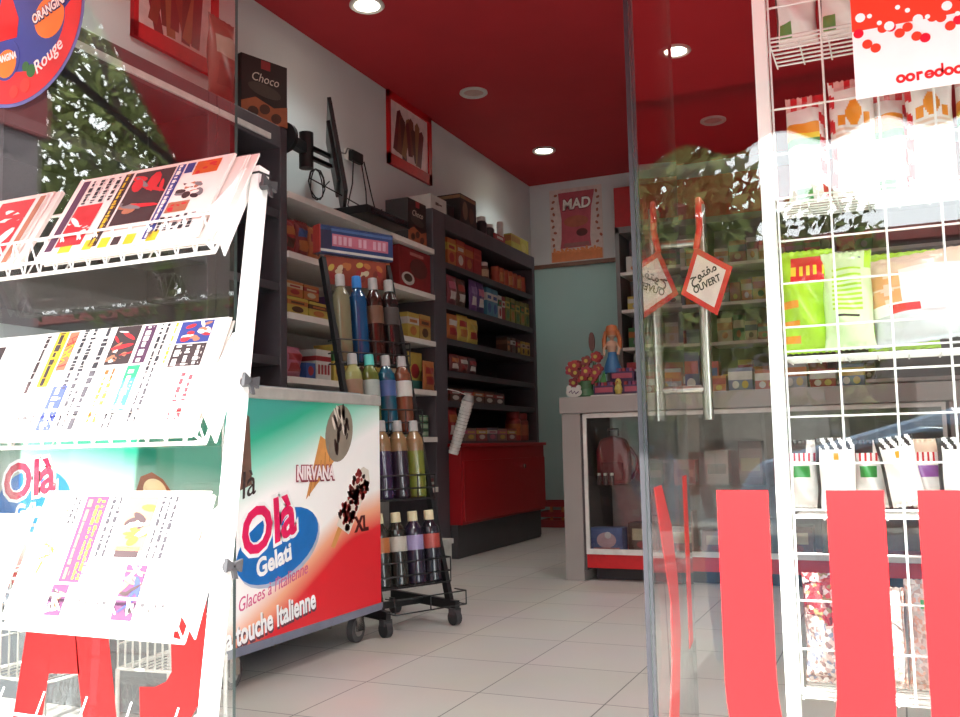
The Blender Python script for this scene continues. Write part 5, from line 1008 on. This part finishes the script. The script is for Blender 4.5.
for i, xx in enumerate((-1.665, -1.625, -1.585)): jar('nail_varnish', '%s tiny white capped bottle from the left before the red bag' % ORD[i], 'small bottle', 'tiny bottles on the counter shelf', xx, CY + 0.09, ZS, 0.013, 0.07, C3(90, 60, 60), WH)
rr = random.Random(31)
cc = [C3(160, 150, 90), C3(170, 60, 70), C3(190, 170, 160), C3(120, 80, 70), C3(200, 120, 110), C3(110, 120, 110)]
for i in range(7): box_pack('gift_box', '%s small box from the left on the glass shelf right of the red bag' % ORD[i], 'box', 'small boxes on the counter shelf', -1.36 + i * 0.19, CY + 0.16, ZS, 0, 0.13, 0.12, rr.uniform(.12, .3), cc[i % 6], (('r', .1, .3, .9, .6, cc[(i + 3) % 6]),))
gb = box_pack('toy_box', 'blue and pink printed toy box on the floor of the display case', 'toy box', None, -1.635, CY + 0.10, ZB, 0, 0.2, 0.10, 0.145, C3(90, 110, 180), (('e', .5, .5, .3, .32, C3(220, 170, 180)), ('r', .1, .06, .9, .2, C3(214, 120, 120)), ('e', .55, .7, .1, .14, C3(236, 226, 226))))
for i in range(6): box_pack('toy_box', '%s brown or pink box from the left beside the blue toy box in the case' % ORD[i], 'toy box', 'boxes on the display case floor', -1.44 + i * 0.22, CY + 0.18, ZB, 0.1 * (i % 3 - 1), 0.17, 0.14, (.17, .24, .13, .2, .16, .22)[i], [C3(110, 70, 56), C3(190, 130, 120), C3(150, 90, 80), C3(180, 170, 150), C3(120, 60, 70), C3(150, 140, 120)][i], (('r', .15, .4, .85, .8, CR), ('e', .5, .25, .2, .12, RO)))
# things on the counter
fl = thing('flower_lolly_stand', 'pot of red sweets flowers with green leaves at the left end of the counter', 'sweets stand', (-1.74, CY + 0.12, CZ), 0)
MB().lathe([(0.0001, 0), (0.055, 0), (0.06, 0.01), (0.045, 0.05), (0.05, 0.10), (0.0001, 0.10)], C3(60, 120, 60)).build('pot', fl)
rr = random.Random(12)
for i in range(20):
    a, q, zz = rr.uniform(0, 6.28), rr.uniform(0.02, 0.10), rr.uniform(0.09, 0.25); p = Vector((q * cos(a), 0.4 * q * sin(a) - 0.02, zz)); mb = MB()
    mb.tube([(0, 0, 0.05), p * 0.6 + Vector((0, 0, 0.03)), p], 0.004, GR, 5); st1 = mb.build('stem', fl); mb = MB()
    for k in range(5): mb.prism(ellipse(p.x + 0.02 * cos(k * 1.257), p.z + 0.02 * sin(k * 1.257), 0.015, 0.015, 9), (0, p.y, 0), X, Z, 0.014 + 0.0005 * k, [RO, C3(190, 40, 60), C3(160, 40, 40)][i % 3])
    mb.prism(ellipse(p.x, p.z, 0.012, 0.012, 9), (0, p.y - 0.015, 0), X, Z, 0.006, YE); mb.build('flower', st1)
for i in range(5):
    mb = MB(); x_ = -0.08 + i * 0.045; mb.prism([(x_, 0.05), (x_ + 0.03, 0.09), (x_ + 0.02, 0.16), (x_ - 0.01, 0.10)], (0, 0.01, 0), X, Z, 0.006, C3(60, 170, 70)); mb.build('leaf', fl)
mb = MB(); mb.prism(ellipse(0.045, 0.34, 0.018, 0.06, 14), (0, 0.02, 0), X, Z, 0.02, C3(110, 60, 50)); mb.prism([(0.04, 0.22), (0.05, 0.22), (0.05, 0.30), (0.04, 0.30)], (0, 0.015, 0), X, Z, 0.008, C3(80, 190, 80)); mb.build('lolly', fl)
do = thing('candy_doll', 'small doll with orange hair and blue dress behind the sweets boxes', 'doll', (-1.60, CY + 0.24, CZ), 0)
mb = MB(); mb.lathe([(0.0001, 0), (0.035, 0), (0.035, 0.15), (0.03, 0.16)], C3(170, 160, 156)); mb.build('stand', do)
mb = MB(); mb.lathe([(0.062, 0.15), (0.058, 0.17), (0.03, 0.25), (0.026, 0.28), (0.0001, 0.28)], C3(40, 120, 190)); mb.build('dress', do)
mb = MB(); mb.lathe([(0.026, 0.28), (0.034, 0.32), (0.028, 0.345), (0.012, 0.352), (0.012, 0.365), (0.028, 0.38), (0.034, 0.405), (0.026, 0.43), (0.0001, 0.44)], C3(226, 170, 130))
for s in (-1, 1): mb.tube([(s * 0.03, 0, 0.335), (s * 0.05, -0.01, 0.30), (s * 0.045, -0.03, 0.26)], 0.009, C3(226, 170, 130))
mb.build('figure', do)
mb = MB(); mb.lathe([(0.036, 0.385), (0.041, 0.41), (0.032, 0.445), (0.0001, 0.455)], C3(226, 110, 40), (0, 0.006, 0))
for s in (-1, 1): mb.tube([(s * 0.034, 0, 0.41), (s * 0.05, 0, 0.36), (s * 0.048, 0, 0.30)], 0.014, C3(226, 110, 40), 8)
mb.build('hair', do)
def gum(label, x, y, z, w, h, d, base, lab):
    t = thing('gum_display_box', label, 'sweets box', (x, y, z), 0, 'violet sweets display boxes')
    MB().box((-w / 2, 0, 0), (w / 2, d, h), base).build('carton', t, 0.002)
    mb = MB(); mb.box((-w * .42, -0.0012, h * .25), (w * .42, 0, h * .8), lab); mb.build('front_label', t)
    mb = MB(); 
    for k in range(6): mb.box((-w * .44 + k * w * .15, 0.005, h), (-w * .44 + k * w * .15 + w * .11, d * .8, h + 0.02), [RO, PU, C3(190, 60, 110)][k % 3])
    mb.build('sweets', t)
DP = C3(70, 40, 90); DL = C3(214, 70, 100)
gum('violet sweets box with pink label, left of the lower row on the counter', -1.62, CY + 0.10, CZ + 0.012, 0.13, 0.055, 0.08, DP, DL)
gum('violet sweets box with pink label, right of the lower row on the counter', -1.42, CY + 0.10, CZ + 0.012, 0.17, 0.055, 0.08, DP, DL)
gum('violet sweets box with pink label, left of the upper row on the counter', -1.53, CY + 0.19, CZ + 0.10, 0.15, 0.055, 0.08, DP, DL)
gum('violet sweets box with pink label, right of the upper row on the counter', -1.35, CY + 0.19, CZ + 0.10, 0.13, 0.055, 0.08, DP, DL)
sd = thing('sweets_step', 'pale stepped tray under the violet sweets boxes on the counter', 'tray', (-1.48, CY + 0.15, CZ), 0)
mb = MB(); mb.box((-0.24, -0.07, 0), (0.24, 0.14, 0.012), WH); mb.build('base', sd); MB().box((-0.22, 0.04, 0.012), (0.24, 0.13, 0.10), C3(80, 50, 90)).build('step', sd)
tb_ = thing('bear_card', 'white bear shaped card at the left front of the counter', 'card', (-1.785, CY + 0.03, CZ), 0)
mb = MB(); mb.prism(ellipse(0, 0.03, 0.05, 0.03, 16), (0, 0, 0), X, Z, 0.006, WH); mb.prism(ellipse(-0.03, 0.058, 0.016, 0.016, 10), (0, 0, 0), X, Z, 0.0062, WH); mb.prism(ellipse(0.03, 0.058, 0.016, 0.016, 10), (0, 0, 0), X, Z, 0.0064, WH); mb.build('card', tb_)
mb = MB(); mb.tube([(-.03, -.007, .03), (-.015, -.007, .042), (-.01, -.007, .022), (.005, -.007, .036), (.012, -.007, .02), (.03, -.007, .034)], 0.003, M((90, 50, 100), .5)); mb.build('squiggle', tb_)
for i, (x_, y_) in enumerate(((-1.525, CY + 0.085), (-1.47, CY + 0.285))):
    t = thing('toy_chick', ('yellow toy chick between the lower violet boxes', 'yellow toy chick standing on the upper step of the sweets tray')[i], 'toy', (x_, y_, CZ + (0.012, 0.012)[i]), 0, 'toy chicks on the counter')
    MB().lathe([(0.0001, 0), (0.018, 0.0), (0.026, 0.03), (0.018, 0.055), (0.02, 0.07), (0.012, 0.09), (0.0001, 0.095)], YE, n=12).build('body', t); MB().cyl((0, -0.018, 0.072), (0, -0.032, 0.07), 0.006, OR_, 0.001, 8).build('beak', t)
row_y = CY + 0.36
for i in range(5): box_pack('lolly_box', '%s red or violet sweets box from the left behind the stepped tray' % ORD[i], 'sweets box', 'sweets boxes behind the stepped tray', -1.49 + i * 0.115, row_y, CZ, 0, 0.105, 0.1, (.22, .25, .21, .26, .2)[i], [RO, PU, C3(190, 50, 60), C3(70, 60, 130), RO][i], (('r', .08, .5, .92, .8, [WH, PK_, YE, RO, BL][i]), ('e', .5, .28, .25, .12, [YE, RO, BL, WH, OR_][i])))
jar('lolly_jar', 'clear sweets jar with yellow base behind the stepped tray on the counter', 'jar', None, -1.47, row_y + 0.19, CZ, 0.075, 0.40, C3(200, 196, 180), C3(180, 190, 170), C3(210, 200, 70))
for i in range(6):
    box_pack('sweets_carton', '%s sweets carton from the left on the counter behind the right window' % ORD[i], 'carton', 'cartons on the counter behind the right window', -0.98 + i * 0.15, CY + 0.2, CZ, 0, 0.135, 0.12, (.10, .14, .12, .15, .11, .13)[i], [OR_, C3(120, 130, 170), C3(214, 90, 60), C3(170, 170, 180), RO, C3(90, 120, 160)][i], (('r', 0, .5, 1, .85, [RO, WH, WH, OR_, WH, YE][i]), ('e', .3, .3, .14, .16, WH), ('e', .7, .3, .14, .16, YE)))
# ================================================================== shelves behind the counter
bu = thing('back_shelving', 'grey shelf unit on the back wall behind the counter with a red panel on top', 'shelf unit', (-1.0, 8.8, 0), 0, None, True)
BX0, BX1, BYF = -2.39, 0.6, 8.6
GU = M((112, 106, 104), 0.5, 0, 0.06, 4)
MB().box((BX0, BYF, 0), (BX0 + 0.04, YB - 0.005, 2.86), GU).build('side_panel', bu); MB().box((BX1 - 0.04, BYF, 0), (BX1, YB - 0.005, 2.86), GU).build('side_panel', bu)
MB().box((BX0, YB - 0.03, 0.0), (BX1, YB - 0.005, 2.86), GU).build('back_panel', bu)
MB().box((BX0, BYF, 2.80), (BX1, YB - 0.005, 2.86), GU).build('top_board', bu)
MB().box((BX0 - 0.01, BYF + 0.05, 2.86), (BX1, YB - 0.005, 3.26), M((170, 26, 34), 0.5)).build('red_panel', bu)
BZ = [2.42, 2.06, 1.70, 1.30, 0.9, 0.5]
for z in BZ: MB().box((BX0 + 0.04, BYF + 0.005, z - 0.03), (BX1 - 0.04, YB - 0.03, z), BOARD).build('shelf', bu)
for x_ in (-1.55, -0.5): MB().box((x_, BYF + 0.02, 0), (x_ + 0.03, YB - 0.03, 2.8), GU).build('divider', bu)
rr = random.Random(77); PAL = [RO, OR_, YE, WH, C3(140, 150, 170), C3(110, 70, 60), GR, C3(180, 60, 60), CR, C3(90, 110, 140)]
shn = ['top', 'second', 'third', 'fourth']
for s, z in enumerate(BZ[:4]):
    n = 0
    for (xs0, xs1) in ((-2.33, -1.58), (-1.50, -0.53), (-0.44, 0.52)):
        x_ = xs0 + 0.02
        while x_ < xs1 - 0.1:
            w2 = rr.uniform(.10, .17); w2 = min(w2, xs1 - x_); h2 = rr.uniform(.12, .24); b = PAL[rr.randrange(10)]; a2 = PAL[rr.randrange(10)]; c2 = PAL[rr.randrange(10)]
            if n < 14: box_pack('grocery_pack', '%s pack from the left, %s shelf behind the counter' % (ORD[n], shn[s]), 'grocery pack', 'packs on the shelves behind the counter', x_ + w2 / 2, BYF + 0.06, z, 0, w2 * 0.92, 0.15, h2, b, (('r', 0, .5, 1, .8, a2), ('e', .5, .28, .2, .14, c2)))
            n += 1; x_ += w2
# ================================================================== white wire trolleys behind the left window
def trolley(label, x, y, w2, z0, z1, rz):
    t = thing('wire_basket_stand', label, 'basket stand', (x, y, 0), rz, 'wire basket stands behind the left window'); WG = M((206, 204, 198), 0.35)
    d2 = 0.22
    mb = MB(); n = 9
    for zz in (z0, z1):
        mb.tube([(-w2 / 2, 0, zz), (w2 / 2, 0, zz), (w2 / 2, d2, zz), (-w2 / 2, d2, zz), (-w2 / 2, 0, zz)], 0.005, WG)
    for i in range(n): q = -w2 / 2 + w2 * i / (n - 1); mb.tube([(q, 0, z1), (q, 0, z0), (q, d2, z0), (q, d2, z1)], 0.0032, WG, 5)
    for zz in (z0 + (z1 - z0) * .33, z0 + (z1 - z0) * .66): mb.tube([(-w2 / 2, 0, zz), (-w2 / 2, d2, zz)], 0.003, WG, 5); mb.tube([(w2 / 2, 0, zz), (w2 / 2, d2, zz)], 0.003, WG, 5)
    mb.build('basket', t)
    mb = MB()
    for xx in (-w2 / 2, w2 / 2):
        for yy in (0, d2): mb.tube([(xx, yy, z0), (xx, yy, 0.0)], 0.006, WG)
    mb.build('frame', t)
trolley('white wire basket stand behind the window between the letters A and J', -1.865, 1.97, 0.19, 0.225, 0.42, 0.1)
trolley('white wire basket stand behind the window left of the letter A', -2.36, 1.95, 0.3, 0.17, 0.45, -0.05)

bs = thing('added_bench', 'low grey bench added to darken the floor behind the wire baskets', 'bench', (-2.3, 2.3, 0), 0, None, True)  # added to cover the bright floor, standing in for freezer trim and shadow
MB().box((-2.95, 2.26, 0.30), (-2.06, 2.50, 0.34), M((84, 90, 100), 0.5)).build('top', bs, 0.004)
MB().box((-2.93, 2.28, 0.0), (-2.08, 2.49, 0.30), M((70, 74, 78), 0.6)).build('front_board', bs)
